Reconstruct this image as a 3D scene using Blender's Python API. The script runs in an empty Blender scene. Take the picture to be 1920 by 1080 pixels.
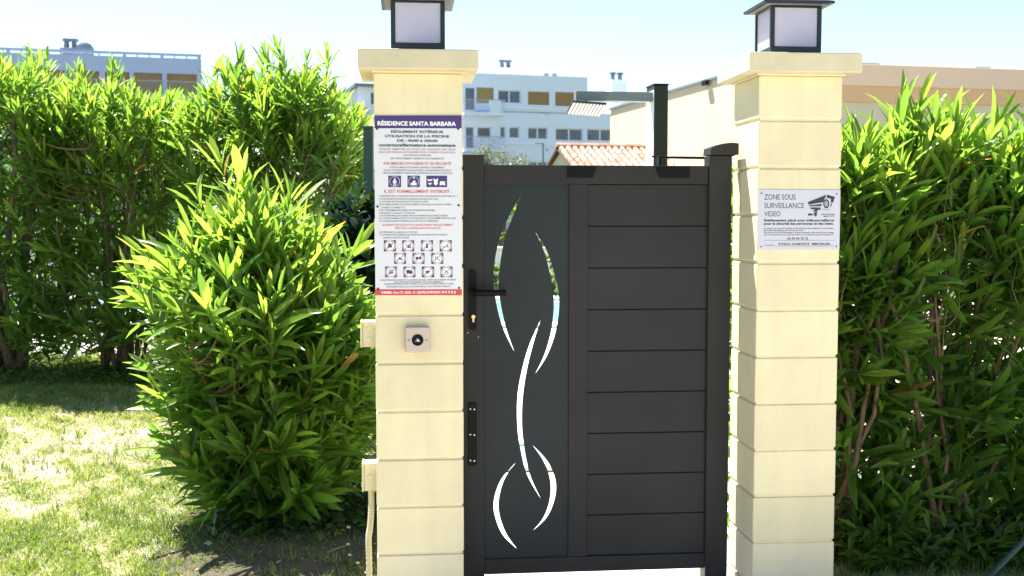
import bpy, bmesh, math, random
import numpy as np
from mathutils import Vector, Matrix

random.seed(7)
RNG = np.random.default_rng(11)
R = math.radians
SC = bpy.context.scene
COL = SC.collection

# ------------------------------------------------------------------ camera
F = 2118.0                       # focal length in photo pixels (1920 wide)
PITCH = math.atan(136 / F)
H = 1.40                         # camera height
CAM = np.array([0, 0, H])
cd = bpy.data.cameras.new('camera'); cam = bpy.data.objects.new('camera', cd); COL.objects.link(cam)
cam.location = (0, 0, H); cam.rotation_euler = (math.pi / 2 - PITCH, 0, 0)
cd.sensor_width = 36.0; cd.lens = 36.0 * F / 1920.0
cd.clip_start = 0.05; cd.clip_end = 3000
cd.dof.use_dof = True; cd.dof.focus_distance = 4.1; cd.dof.aperture_fstop = 6.3
SC.camera = cam

# ------------------------------------------------------------------ light
TH = R(5.4)                      # the gate wall is turned: its right end stands farther off
UV = np.array([math.cos(TH), math.sin(TH), 0.0])
VV = np.array([-math.sin(TH), math.cos(TH), 0.0])
sd = -0.34 * UV + 0.43 * VV + np.array([0, 0, 1.0]); sd /= np.linalg.norm(sd)
SUN_EL = math.asin(sd[2]); SUN_AZ = math.atan2(sd[0], sd[1])
W = bpy.data.worlds.new('World'); SC.world = W; W.use_nodes = True
nt = W.node_tree
bg = nt.nodes['Background']
sk = nt.nodes.new('ShaderNodeTexSky'); sk.sky_type = 'NISHITA'; sk.sun_disc = False
sk.sun_elevation = SUN_EL; sk.sun_rotation = SUN_AZ % (2 * math.pi)
sk.air_density = 1.0; sk.dust_density = 0.15; sk.ozone_density = 1.0; sk.altitude = 20
nt.links.new(sk.outputs[0], bg.inputs[0]); bg.inputs[1].default_value = 0.064
sl = bpy.data.lights.new('sun', 'SUN'); so = bpy.data.objects.new('sun', sl); COL.objects.link(so)
sl.energy = 5.0; sl.angle = R(0.5); sl.color = (1.0, 0.95, 0.87)
so.rotation_euler = Vector((-sd[0], -sd[1], -sd[2])).to_track_quat('-Z', 'Y').to_euler()
so.location = (-6, 10, 20)
vs = SC.view_settings
vs.view_transform = 'Standard'; vs.look = 'None'; vs.gamma = 1.0; vs.use_curve_mapping = False
vs.exposure = 1.9
SC.cycles.max_bounces = 12; SC.cycles.diffuse_bounces = 8; SC.cycles.transmission_bounces = 10; SC.cycles.transparent_max_bounces = 8

# ------------------------------------------------------------------ pixel -> place
def ray(px, py):
    xc = (px - 960) / F; yc = (540 - py) / F
    return np.array([xc, math.cos(PITCH) + yc * math.sin(PITCH), -math.sin(PITCH) + yc * math.cos(PITCH)])
def at(px, py, Y):
    r = ray(px, py); return CAM + r * (Y / r[1])
def ground(px, py, z=0.0):
    r = ray(px, py); return CAM + r * ((z - H) / r[2])
ORG = at(703, 450, 3.84); ORG[2] = 0.0
def uz(px, py, v=0.0):
    """pixel -> (u, z) on the plane of the gate wall, v metres behind the pillars' front"""
    r = ray(px, py); t = ((ORG + v * VV - CAM) @ VV) / (r @ VV); q = CAM + r * t - ORG
    return float(q @ UV), float(q[2])
def WP(u, v, z=0.0):
    p = ORG + u * UV + v * VV; return (float(p[0]), float(p[1]), float(z))
class Plane:
    """a vertical facade plane through pixel px at distance Y, turned by yaw"""
    def __init__(s, px, Y, yaw):
        s.yaw = yaw; s.o = at(px, 404, Y); s.o[2] = 0
        s.x = np.array([math.cos(yaw), math.sin(yaw), 0]); s.n = np.array([-math.sin(yaw), math.cos(yaw), 0])
    def sz(s, px, py, d=0.0):
        r = ray(px, py); t = ((s.o + d * s.n - CAM) @ s.n) / (r @ s.n); q = CAM + r * t - s.o
        return float(q @ s.x), float(q[2])

# ------------------------------------------------------------------ materials
M = {}
def mat(name, col, rough=0.6, metal=0.0, var=0.0, vscale=4.0, bump=0.0, bscale=80.0, spec=0.5, detail=4.0, col2=None, stretch=None):
    m = bpy.data.materials.new(name); m.use_nodes = True; n = m.node_tree.nodes; l = m.node_tree.links
    b = n['Principled BSDF']; b.inputs['Base Color'].default_value = (*col, 1); b.inputs['Roughness'].default_value = rough
    b.inputs['Metallic'].default_value = metal; b.inputs['Specular IOR Level'].default_value = spec
    tc = n.new('ShaderNodeTexCoord'); src = tc.outputs['Object']
    if stretch:
        mp = n.new('ShaderNodeMapping'); mp.inputs['Scale'].default_value = stretch; l.new(src, mp.inputs[0]); src = mp.outputs[0]
    if var > 0 or col2:
        ns = n.new('ShaderNodeTexNoise'); ns.inputs['Scale'].default_value = vscale; ns.inputs['Detail'].default_value = detail
        ns.inputs['Roughness'].default_value = 0.65; l.new(src, ns.inputs['Vector'])
        rp = n.new('ShaderNodeValToRGB'); c2 = col2 or tuple(max(0, c * (1 - var)) for c in col)
        c1 = col if col2 else tuple(min(1, c * (1 + var * 0.5)) for c in col)
        rp.color_ramp.elements[0].position = 0.32; rp.color_ramp.elements[0].color = (*c2, 1)
        rp.color_ramp.elements[1].position = 0.68; rp.color_ramp.elements[1].color = (*c1, 1)
        l.new(ns.outputs[0], rp.inputs[0]); l.new(rp.outputs[0], b.inputs['Base Color'])
    if bump > 0:
        nb = n.new('ShaderNodeTexNoise'); nb.inputs['Scale'].default_value = bscale; nb.inputs['Detail'].default_value = 5
        l.new(src, nb.inputs['Vector'])
        bp = n.new('ShaderNodeBump'); bp.inputs['Strength'].default_value = bump; bp.inputs['Distance'].default_value = 0.01
        l.new(nb.outputs[0], bp.inputs['Height']); l.new(bp.outputs[0], b.inputs['Normal'])
    M[name] = m; return m
def leafmat(name, stops, trans, rough=0.35, tcol=None, spec=0.5):
    """leaf: colour by the leaf's own age, light passes through"""
    m = bpy.data.materials.new(name); m.use_nodes = True; n = m.node_tree.nodes; l = m.node_tree.links
    b = n['Principled BSDF']; b.inputs['Roughness'].default_value = rough; b.inputs['Specular IOR Level'].default_value = spec
    a = n.new('ShaderNodeAttribute'); a.attribute_name = 'age'
    rp = n.new('ShaderNodeValToRGB'); el = rp.color_ramp.elements
    while len(el) < len(stops): el.new(0.5)
    for e, (p, c) in zip(el, stops): e.position = p; e.color = (*c, 1)
    l.new(a.outputs['Fac'], rp.inputs[0]); l.new(rp.outputs[0], b.inputs['Base Color'])
    tr = n.new('ShaderNodeBsdfTranslucent')
    hs = n.new('ShaderNodeMixRGB'); hs.blend_type = 'MULTIPLY'; hs.inputs[0].default_value = 1.0
    hs.inputs[2].default_value = (*(tcol or (2.4, 2.2, 0.9)), 1); l.new(rp.outputs[0], hs.inputs[1]); l.new(hs.outputs[0], tr.inputs[0])
    mx = n.new('ShaderNodeMixShader'); mx.inputs[0].default_value = trans
    l.new(b.outputs[0], mx.inputs[1]); l.new(tr.outputs[0], mx.inputs[2])
    l.new(mx.outputs[0], n['Material Output'].inputs[0])
    M[name] = m; return m
def pillar_mat():
    m = mat('cream_paint', (0.79, 0.69, 0.43), 0.7, var=0.07, vscale=5, bump=0.12, bscale=140)
    n = m.node_tree.nodes; l = m.node_tree.links; b = n['Principled BSDF']
    old = b.inputs['Base Color'].links[0].from_socket
    g = n.new('ShaderNodeNewGeometry'); sp = n.new('ShaderNodeSeparateXYZ'); l.new(g.outputs['Position'], sp.inputs[0])
    ns = n.new('ShaderNodeTexNoise'); ns.inputs['Scale'].default_value = 9; ns.inputs['Detail'].default_value = 6
    tc = n.new('ShaderNodeTexCoord'); mp = n.new('ShaderNodeMapping'); mp.inputs['Scale'].default_value = (1, 1, 0.35)
    l.new(g.outputs['Position'], mp.inputs[0]); l.new(mp.outputs[0], ns.inputs['Vector'])
    # splashed grime low down, with its own ragged shape
    mr = n.new('ShaderNodeMapRange'); mr.inputs[1].default_value = 0.36; mr.inputs[2].default_value = 0.12; mr.inputs[3].default_value = 0.0; mr.inputs[4].default_value = 0.8
    l.new(sp.outputs['Z'], mr.inputs[0])
    mu = n.new('ShaderNodeMath'); mu.operation = 'MULTIPLY'; l.new(mr.outputs[0], mu.inputs[0]); l.new(ns.outputs[0], mu.inputs[1])
    mx = n.new('ShaderNodeMixRGB'); mx.inputs[2].default_value = (0.50, 0.47, 0.41, 1)
    # every cast block has a slightly different tone, and rain has left faint streaks
    oi = n.new('ShaderNodeObjectInfo'); mb_ = n.new('ShaderNodeMapRange'); mb_.inputs[3].default_value = 0.93; mb_.inputs[4].default_value = 1.03
    l.new(oi.outputs['Random'], mb_.inputs[0])
    ms = n.new('ShaderNodeMapping'); ms.inputs['Scale'].default_value = (26, 26, 1.6); l.new(g.outputs['Position'], ms.inputs[0])
    st = n.new('ShaderNodeTexNoise'); st.inputs['Scale'].default_value = 1.0; st.inputs['Detail'].default_value = 6; l.new(ms.outputs[0], st.inputs['Vector'])
    sr = n.new('ShaderNodeMapRange'); sr.inputs[1].default_value = 0.45; sr.inputs[2].default_value = 0.75; sr.inputs[3].default_value = 1.0; sr.inputs[4].default_value = 0.95
    l.new(st.outputs[0], sr.inputs[0])
    mm = n.new('ShaderNodeMath'); mm.operation = 'MULTIPLY'; l.new(mb_.outputs[0], mm.inputs[0]); l.new(sr.outputs[0], mm.inputs[1])
    vm = n.new('ShaderNodeVectorMath'); vm.operation = 'SCALE'; l.new(old, vm.inputs[0]); l.new(mm.outputs[0], vm.inputs['Scale']); old = vm.outputs[0]
    l.new(mu.outputs[0], mx.inputs[0]); l.new(old, mx.inputs[1]); l.new(mx.outputs[0], b.inputs['Base Color'])
pillar_mat()
mat('cream_cap', (0.66, 0.575, 0.38), 0.8, var=0.08, vscale=7, bump=0.15, bscale=120)
mat('anthracite', (0.031, 0.029, 0.0285), 0.45, var=0.22, vscale=2.2, bump=0.05, bscale=900, spec=0.15, detail=7)
mat('anthracite_panel', (0.025, 0.030, 0.032), 0.42, var=0.2, vscale=2.0, bump=0.03, bscale=900, spec=0.15, detail=7)
mat('black_metal', (0.005, 0.005, 0.006), 0.45, spec=0.12)
mat('lantern_metal', (0.008, 0.012, 0.018), 0.4, var=0.1, vscale=20, bump=0.05, bscale=300)
mat('lantern_soffit', (0.20, 0.20, 0.21), 0.7, var=0.3, vscale=60)
mat('brass', (0.75, 0.50, 0.22), 0.3, metal=1.0)
mat('screw_steel', (0.7, 0.7, 0.7), 0.3, metal=1.0)
mat('hole_white', (0.85, 0.85, 0.84), 0.4)  # white of the sunlit ground behind the strike cover's holes
mat('reader_plate', (0.50, 0.41, 0.35), 0.42, metal=0.25, var=0.05, vscale=30)
mat('icon_grey', (0.55, 0.6, 0.65), 0.5)
mat('conduit_plastic', (0.66, 0.60, 0.38), 0.55, var=0.12, vscale=20)
mat('sign_white', (0.70, 0.69, 0.72), 0.35, var=0.02, vscale=6)
mat('sign_silver', (0.56, 0.55, 0.62), 0.45, var=0.03, vscale=6)
mat('ink_black', (0.03, 0.03, 0.035), 0.5)
mat('ink_grey', (0.05, 0.05, 0.06), 0.5)
mat('ink_purple', (0.055, 0.028, 0.15), 0.5)
mat('ink_red', (0.60, 0.06, 0.05), 0.5)
mat('ink_darkred', (0.30, 0.05, 0.05), 0.5)
mat('ink_white', (0.85, 0.85, 0.86), 0.5)
mat('bark', (0.16, 0.115, 0.075), 0.85, var=0.4, vscale=18, bump=0.5, bscale=60, stretch=(1, 1, 0.25))
mat('bark_tan', (0.17, 0.105, 0.055), 0.8, var=0.45, vscale=16, bump=0.5, bscale=60, stretch=(1, 1, 0.25))
mat('twig', (0.21, 0.16, 0.06), 0.8, var=0.4, vscale=12)
mat('fence_green', (0.012, 0.05, 0.035), 0.4)
mat('wire_green', (0.012, 0.035, 0.025), 0.6, spec=0.2)
mat('facade_white', (0.76, 0.84, 0.97), 0.75, var=0.03, vscale=0.6)  # blue cast of the sky light put into the white base
mat('facade_left', (0.46, 0.54, 0.74), 0.75, var=0.03, vscale=0.6)  # left block's sky-blue cast put into its white base
mat('facade_trim', (0.82, 0.86, 0.93), 0.7)
mat('facade_grey', (0.48, 0.50, 0.55), 0.7)
mat('shutter_tan', (0.36, 0.22, 0.09), 0.7, var=0.08, vscale=2)
mat('shutter_ochre', (0.38, 0.27, 0.09), 0.7, var=0.08, vscale=2)
mat('glass_dark', (0.10, 0.125, 0.17), 0.12, var=0.5, vscale=0.9)
mat('railing', (0.40, 0.44, 0.5), 0.5)
mat('chimney_pot', (0.17, 0.19, 0.22), 0.7)
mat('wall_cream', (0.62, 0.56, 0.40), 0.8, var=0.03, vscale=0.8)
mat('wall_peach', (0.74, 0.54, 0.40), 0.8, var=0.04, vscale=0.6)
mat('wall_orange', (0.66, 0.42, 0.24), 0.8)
mat('roof_metal', (0.17, 0.21, 0.25), 0.5)
mat('tile_terracotta', (0.36, 0.23, 0.17), 0.8, var=0.25, vscale=3, bump=0.2, bscale=40)
mat('roof_shadow', (0.13, 0.075, 0.05), 0.9)
mat('tile_pale', (0.42, 0.31, 0.25), 0.8, var=0.25, vscale=3, bump=0.2, bscale=40)
mat('tile_red', (0.36, 0.16, 0.10), 0.8, var=0.25, vscale=3, bump=0.2, bscale=40)
mat('shower_metal', (0.022, 0.028, 0.016), 0.3, spec=0.2)
mat('shower_grey', (0.17, 0.20, 0.20), 0.35)
mat('shower_white', (0.8, 0.8, 0.8), 0.4)
mat('soil', (0.17, 0.14, 0.095), 0.95, col2=(0.36, 0.33, 0.25), vscale=3.2, detail=8, bump=0.9, bscale=45)
mat('shade_earth', (0.075, 0.058, 0.036), 0.95, var=0.5, vscale=9, detail=8, bump=1.0, bscale=40)  # dark earth colour that deepens the bush's shadow
mat('earth', (0.10, 0.11, 0.05), 0.95, var=0.4, vscale=0.5)
mat('paving', (0.62, 0.58, 0.50), 0.85, var=0.12, vscale=2.0, detail=8, bump=0.25, bscale=60)
mat('coping', (0.72, 0.69, 0.62), 0.8, var=0.1, vscale=6)
mat('pool_water', (0.30, 0.56, 0.66), 0.06, var=0.2, vscale=2.5, bump=0.25, bscale=6)
mat('wall_white', (0.78, 0.77, 0.73), 0.8, var=0.05, vscale=1.5)
mat('petal', (0.85, 0.85, 0.82), 0.6)
mat('daisy_eye', (0.75, 0.5, 0.05), 0.6)
mat('dry_leaf', (0.55, 0.36, 0.06), 0.6, var=0.4, vscale=30)
mat('dry_twig', (0.30, 0.24, 0.15), 0.85, var=0.3, vscale=30)

def frosted():
    m = bpy.data.materials.new('frosted'); m.use_nodes = True; n = m.node_tree.nodes; l = m.node_tree.links
    b = n['Principled BSDF']; b.inputs['Base Color'].default_value = (0.78, 0.75, 0.88, 1); b.inputs['Roughness'].default_value = 0.35
    tr = n.new('ShaderNodeBsdfTranslucent'); tr.inputs[0].default_value = (0.80, 0.78, 0.86, 1)
    mx = n.new('ShaderNodeMixShader'); mx.inputs[0].default_value = 0.45
    l.new(b.outputs[0], mx.inputs[1]); l.new(tr.outputs[0], mx.inputs[2]); l.new(mx.outputs[0], n['Material Output'].inputs[0]); M['frosted'] = m
frosted()
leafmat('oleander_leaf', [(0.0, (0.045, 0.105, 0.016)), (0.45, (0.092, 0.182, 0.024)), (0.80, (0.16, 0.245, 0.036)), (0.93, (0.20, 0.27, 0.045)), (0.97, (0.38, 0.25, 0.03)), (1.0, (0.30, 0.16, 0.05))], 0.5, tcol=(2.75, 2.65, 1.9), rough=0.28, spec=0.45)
leafmat('laurel_leaf', [(0.0, (0.008, 0.028, 0.012)), (0.5, (0.022, 0.055, 0.016)), (0.85, (0.05, 0.10, 0.02)), (0.90, (0.35, 0.03, 0.02)), (1.0, (0.40, 0.06, 0.03))], 0.22, rough=0.25, spec=0.6)
leafmat('olive_leaf', [(0.0, (0.06, 0.08, 0.05)), (1.0, (0.22, 0.25, 0.18))], 0.3, rough=0.5, tcol=(1.4, 1.4, 1.0))
leafmat('hedge_leaf', [(0.0, (0.03, 0.07, 0.012)), (1.0, (0.12, 0.20, 0.03))], 0.45, spec=0.3)
leafmat('grass_blade', [(0.0, (0.10, 0.17, 0.03)), (0.4, (0.20, 0.28, 0.06)), (0.7, (0.36, 0.40, 0.12)), (1.0, (0.54, 0.50, 0.28))], 0.4, rough=0.5, tcol=(1.7, 1.6, 0.9))
leafmat('ivy_leaf', [(0.0, (0.015, 0.04, 0.014)), (1.0, (0.05, 0.10, 0.03))], 0.25, rough=0.7, spec=0.1)

# ------------------------------------------------------------------ object helpers
def tag(o, label=None, cat=None, group=None, kind=None):
    if label: o['label'] = label
    if cat: o['category'] = cat
    if group: o['group'] = group
    if kind: o['kind'] = kind
    return o
def thing(name, label, cat, loc=(0, 0, 0), rz=0.0, group=None):
    o = bpy.data.objects.new(name, None); COL.objects.link(o); o.location = loc; o.rotation_euler = (0, 0, rz)
    o.empty_display_size = 0.1
    return tag(o, label, cat, group)
def link(name, me, parent=None, loc=None):
    o = bpy.data.objects.new(name, me); COL.objects.link(o)
    if parent: o.parent = parent
    if loc is not None: o.location = loc
    return o
def from_bm(name, bm, m, smooth=False):
    bmesh.ops.recalc_face_normals(bm, faces=bm.faces)
    me = bpy.data.meshes.new(name); bm.to_mesh(me); bm.free(); me.materials.append(M[m])
    if smooth: me.shade_smooth()
    return me
class MB:
    """collects shapes into one mesh"""
    def __init__(s): s.bm = bmesh.new()
    def box(s, a, b, bev=0.0, seg=1):
        x0, y0, z0 = a; x1, y1, z1 = b
        v = [s.bm.verts.new(p) for p in [(x0, y0, z0), (x1, y0, z0), (x1, y1, z0), (x0, y1, z0), (x0, y0, z1), (x1, y0, z1), (x1, y1, z1), (x0, y1, z1)]]
        fs = [s.bm.faces.new([v[i] for i in f]) for f in [(3, 2, 1, 0), (4, 5, 6, 7), (0, 1, 5, 4), (1, 2, 6, 5), (2, 3, 7, 6), (3, 0, 4, 7)]]
        if bev > 0:
            es = list({e for f in fs for e in f.edges})
            bmesh.ops.bevel(s.bm, geom=es, offset=bev, segments=seg, affect='EDGES', profile=0.5)
        return s
    def prism(s, pts, axis, a, b):
        """polygon pts in the plane across `axis` (0,1,2), from a to b along it"""
        def P(p, t):
            q = list(p); q.insert(axis, t); return q
        lo = [s.bm.verts.new(P(p, a)) for p in pts]; hi = [s.bm.verts.new(P(p, b)) for p in pts]; n = len(pts)
        s.bm.faces.new(lo[::-1]); s.bm.faces.new(hi)
        for i in range(n): s.bm.faces.new([lo[i], lo[(i + 1) % n], hi[(i + 1) % n], hi[i]])
        return s
    def cyl(s, p0, p1, r0, r1=None, n=12):
        p0 = Vector(p0); p1 = Vector(p1); r1 = r0 if r1 is None else r1
        d = (p1 - p0).normalized(); a = d.orthogonal().normalized(); b = d.cross(a)
        lo = []; hi = []
        for i in range(n):
            t = 2 * math.pi * i / n; q = a * math.cos(t) + b * math.sin(t)
            lo.append(s.bm.verts.new(p0 + q * r0)); hi.append(s.bm.verts.new(p1 + q * r1))
        s.bm.faces.new(lo[::-1]); s.bm.faces.new(hi)
        for i in range(n): s.bm.faces.new([lo[i], lo[(i + 1) % n], hi[(i + 1) % n], hi[i]])
        return s
    def tube(s, pts, rad, n=8):
        pts = [Vector(p) for p in pts]; rings = []
        if not hasattr(rad, '__len__'): rad = [rad] * len(pts)
        up = None
        for i, p in enumerate(pts):
            d = (pts[min(i + 1, len(pts) - 1)] - pts[max(i - 1, 0)]).normalized()
            a = d.orthogonal().normalized() if up is None else (up - d * up.dot(d)).normalized()
            up = a; b = d.cross(a)
            rings.append([s.bm.verts.new(p + (a * math.cos(2 * math.pi * k / n) + b * math.sin(2 * math.pi * k / n)) * rad[i]) for k in range(n)])
        for r0, r1 in zip(rings, rings[1:]):
            for k in range(n): s.bm.faces.new([r0[k], r0[(k + 1) % n], r1[(k + 1) % n], r1[k]])
        s.bm.faces.new(rings[0][::-1]); s.bm.faces.new(rings[-1])
        return s
    def poly(s, pts):
        s.bm.faces.new([s.bm.verts.new(p) for p in pts]); return s
    def build(s, name, m, parent=None, loc=None, smooth=False):
        return link(name, from_bm(name, s.bm, m, smooth), parent, loc)
def catmull(pts, n=6):
    out = []
    P = [pts[0]] + list(pts) + [pts[-1]]
    for i in range(1, len(P) - 2):
        p0, p1, p2, p3 = [np.array(P[i + k], float) for k in (-1, 0, 1, 2)]
        for k in range(n):
            t = k / n
            out.append(0.5 * ((2 * p1) + (p2 - p0) * t + (2 * p0 - 5 * p1 + 4 * p2 - p3) * t * t + (3 * p1 - p0 - 3 * p2 + p3) * t ** 3))
    out.append(np.array(pts[-1], float)); return out
def eval_mesh(o):
    dg = bpy.context.evaluated_depsgraph_get(); dg.update()
    me = bpy.data.meshes.new_from_object(o.evaluated_get(dg)); bpy.data.objects.remove(o); return me
def filled(splines, ext, name, m):
    """flat outline with holes -> solid sheet in the local x/z plane"""
    cu = bpy.data.curves.new(name, 'CURVE'); cu.dimensions = '2D'; cu.fill_mode = 'BOTH'; cu.extrude = ext
    for pts in splines:
        sp = cu.splines.new('POLY'); sp.points.add(len(pts) - 1); sp.use_cyclic_u = True
        for q, p in zip(sp.points, pts): q.co = (p[0], p[1], 0, 1)
    o = bpy.data.objects.new(name, cu); COL.objects.link(o); me = eval_mesh(o)
    me.transform(Matrix.Rotation(math.pi / 2, 4, 'X')); me.materials.clear(); me.materials.append(M[m]); return me

# ------------------------------------------------------------------ ground, paving, water
def sheet(name, x0, x1, y0, y1, z, m):
    o = MB().poly([(x0, y0, z), (x1, y0, z), (x1, y1, z), (x0, y1, z)]).build(name, m); return tag(o, kind='structure')
sheet('ground', -600, 600, -300, 900, -0.05, 'earth')
LX1 = WP(-0.02, 0.3)[0]                     # lawn's edge at the left pillar
def lawn_z(x, y):
    t = np.clip((y - 5.0) / 4.0, 0, 1); return 0.14 * t * t * (3 - 2 * t) + 0.012 * np.sin(x * 3.1 + y * 1.7) * np.sin(y * 2.3 - x)
def grid_mesh(name, x0, x1, y0, y1, nx, ny, fz, m):
    xs = np.linspace(x0, x1, nx); ys = np.linspace(y0, y1, ny); X, Y = np.meshgrid(xs, ys); Z = fz(X, Y)
    v = np.stack([X, Y, Z], -1).reshape(-1, 3); f = []
    for j in range(ny - 1):
        for i in range(nx - 1): a = j * nx + i; f.append((a, a + 1, a + nx + 1, a + nx))
    me = bpy.data.meshes.new(name); me.from_pydata(v.tolist(), [], f); me.materials.append(M[m]); me.shade_smooth()
    return tag(link(name, me), kind='structure')
grid_mesh('lawn', -9.0, -0.47, 1.5, 10.2, 60, 60, lambda x, y: lawn_z(x, y) + 0.003, 'soil')
grid_mesh('lawn', 1.15, 6.0, 3.2, 6.2, 30, 24, lambda x, y: 0.006 + 0.01 * np.sin(x * 3) * np.sin(y * 4), 'soil')
def shade_bed():  # dark soil at the pillar foot, widened to paint in the bush's shadow
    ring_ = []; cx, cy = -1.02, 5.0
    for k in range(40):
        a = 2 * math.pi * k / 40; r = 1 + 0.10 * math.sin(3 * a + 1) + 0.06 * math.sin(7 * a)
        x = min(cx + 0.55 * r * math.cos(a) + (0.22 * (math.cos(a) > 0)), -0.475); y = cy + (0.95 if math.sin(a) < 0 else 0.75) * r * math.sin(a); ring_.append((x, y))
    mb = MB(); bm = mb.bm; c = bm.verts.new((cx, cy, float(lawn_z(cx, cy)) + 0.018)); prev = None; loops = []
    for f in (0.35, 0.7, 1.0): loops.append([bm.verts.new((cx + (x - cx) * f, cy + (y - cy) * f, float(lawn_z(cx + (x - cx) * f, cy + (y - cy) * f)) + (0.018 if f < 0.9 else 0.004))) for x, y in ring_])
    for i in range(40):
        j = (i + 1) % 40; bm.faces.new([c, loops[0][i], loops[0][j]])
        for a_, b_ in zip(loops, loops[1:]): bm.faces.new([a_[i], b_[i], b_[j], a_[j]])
    tag(mb.build('shade_soil', 'shade_earth', smooth=True), kind='structure')
shade_bed()
sheet('paving', -0.47, 1.15, -6.0, 10.2, -0.004, 'paving')
sheet('paving', 1.15, 14.0, 6.2, 10.2, -0.004, 'paving')
sheet('paving', 1.15, 6.0, -6.0, 3.2, -0.004, 'paving')
sheet('paving', -16.0, 14.0, 10.2, 21.5, -0.004, 'paving')
sheet('pool_water', -9.0, 1.4, 14.4, 18.6, 0.006, 'pool_water')
def coping(name, label, x0, x1, y0, y1, w, h, group=None, z=0.0, n=1.0):
    t = thing(name, label, 'coping', ((x0 + x1) / 2, y0, 0))
    ox, oy = (x0 + x1) / 2, y0
    def run(a, b, fixed, wid, along_x):
        k = max(1, int(round((b - a) / n))); s = (b - a) / k
        for i in range(k):
            p, q = a + i * s + 0.004, a + (i + 1) * s - 0.004
            mb = MB()
            if along_x: mb.box((p - ox, fixed - oy, z), (q - ox, fixed + wid - oy, h), 0.008)
            else: mb.box((fixed - ox, p - oy, z), (fixed + wid - ox, q - oy, h), 0.008)
            mb.build('stone', 'coping', t)
    run(x0 - w, x1 + w, y0 - w, w, True); run(x0 - w, x1 + w, y1, w, True)
    run(y0 + 0.004, y1 - 0.004, x0 - w, w, False); run(y0 + 0.004, y1 - 0.004, x1, w, False)
coping('pool_coping', 'pale stone coping around the swimming pool beyond the hedge', -9.0, 1.4, 14.4, 18.6, 0.35, 0.04)
sheet('foot_bath_water', -0.30, 0.55, 6.25, 6.75, 0.010, 'pool_water')
coping('foot_bath_coping', 'pale stone rim of the shallow foot bath behind the dark gate', -0.30, 0.55, 6.25, 6.75, 0.14, 0.03, n=0.5)
lw = thing('low_wall', 'low white rendered wall beyond the pool in front of a clipped hedge', 'wall', (0, 20.2, 0))
MB().box((-12, 0, -0.05), (9, 0.2, 0.78), 0.01).build('wall', 'wall_white', lw)
MB().box((-12.04, -0.04, 0.781), (9.04, 0.24, 0.84), 0.01).build('coping', 'coping', lw)

# ------------------------------------------------------------------ gate pillars
JOINT = 0.1665
def pillar(u0, top, label, dz):
    t = thing('gate_pillar', label, 'pillar', WP(u0, 0), TH, 'pillars either side of the gate')
    core = MB().box((0.006, 0.006, -0.05), (0.294, 0.294, top - 0.002)).build('core', 'cream_paint', t)
    z1 = top - 0.008; k = 0; zs = []
    ref = 1.7270 + dz
    edges = [ref - i * JOINT for i in range(11)]
    prev = z1
    for e in edges:
        zs.append((e + 0.0045, prev)); prev = e - 0.0045
    zs.append((-0.05, prev))
    for a, b in zs:
        if b - a < 0.02: continue
        j = random.uniform(-0.0012, 0.0012)
        MB().box((j, j, a), (0.30 + j, 0.30 + j, b), 0.0045, 2).build('block', 'cream_paint', t)
        # fine mould seam on the front and on the side
        MB().box((0.1492, j - 0.0004, a + 0.006), (0.1504, j + 0.001, b - 0.006)).build('seam', 'cream_paint', t)
    mb = MB(); ov = 0.051
    bm = mb.bm
    mb.box((-ov, -ov, top), (0.30 + ov, 0.30 + ov, top + 0.067), 0.004, 2)
    mb.build('cap_stone', 'cream_cap', t)
    # drip moulding under the cap
    MB().box((-0.008, -0.008, top - 0.007), (0.308, 0.308, top + 0.001), 0.002).build('moulding', 'cream_paint', t)
    return t
pillar(0.0, 1.887, 'cream block gate pillar carrying the tall pool rules sign', 0.0)
pillar(1.331, 1.893, 'cream block gate pillar carrying the video surveillance plate', 0.006)

def lantern(u, v, z, label):
    t = thing('pillar_lantern', label, 'lantern', WP(u, v, z), TH, 'lanterns on the gate pillars')
    h = 0.0925
    MB().box((-0.078, -0.078, 0), (0.078, 0.078, 0.016)).build('base', 'lantern_metal', t)
    MB().box((-h, -h, 0.016), (h, h, 0.036), 0.002).build('frame', 'lantern_metal', t)
    MB().box((-h, -h, 0.172), (h, h, 0.1793), 0.002).build('frame', 'lantern_metal', t)
    for sx in (-1, 1):
        for sy in (-1, 1):
            MB().box((sx * h if sx < 0 else h - 0.015, sy * h if sy < 0 else h - 0.015, 0.036), (-h + 0.015 if sx < 0 else h, -h + 0.015 if sy < 0 else h, 0.172), 0.0015).build('corner_post', 'lantern_metal', t)
    e = h - 0.006
    for k in range(4):
        p = MB().box((-h + 0.0155, -e, 0.0365), (h - 0.0155, -e + 0.003, 0.1715)).build('pane', 'frosted', t)
        p.rotation_euler = (0, 0, k * math.pi / 2)
    # hipped roof with a flat lip
    r = 0.126; mb = MB(); bm = mb.bm
    lo = [bm.verts.new((sx * r, sy * r, 0.182)) for sx, sy in ((-1, -1), (1, -1), (1, 1), (-1, 1))]
    md = [bm.verts.new((sx * r, sy * r, 0.191)) for sx, sy in ((-1, -1), (1, -1), (1, 1), (-1, 1))]
    ap = bm.verts.new((0, 0, 0.232))
    bm.faces.new(lo[::-1])
    for i in range(4):
        j = (i + 1) % 4; bm.faces.new([lo[i], lo[j], md[j], md[i]]); bm.faces.new([md[i], md[j], ap])
    mb.build('roof', 'lantern_metal', t)
    MB().box((-r + 0.012, -r + 0.012, 0.1795), (r - 0.012, r - 0.012, 0.1815)).build('soffit', 'lantern_soffit', t)
lantern(0.15, 0.15, 1.954, 'black square lantern with frosted panes above the tall rules sign')
lantern(1.481, 0.15, 1.960, 'black square lantern with frosted panes above the video surveillance plate')

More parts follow.
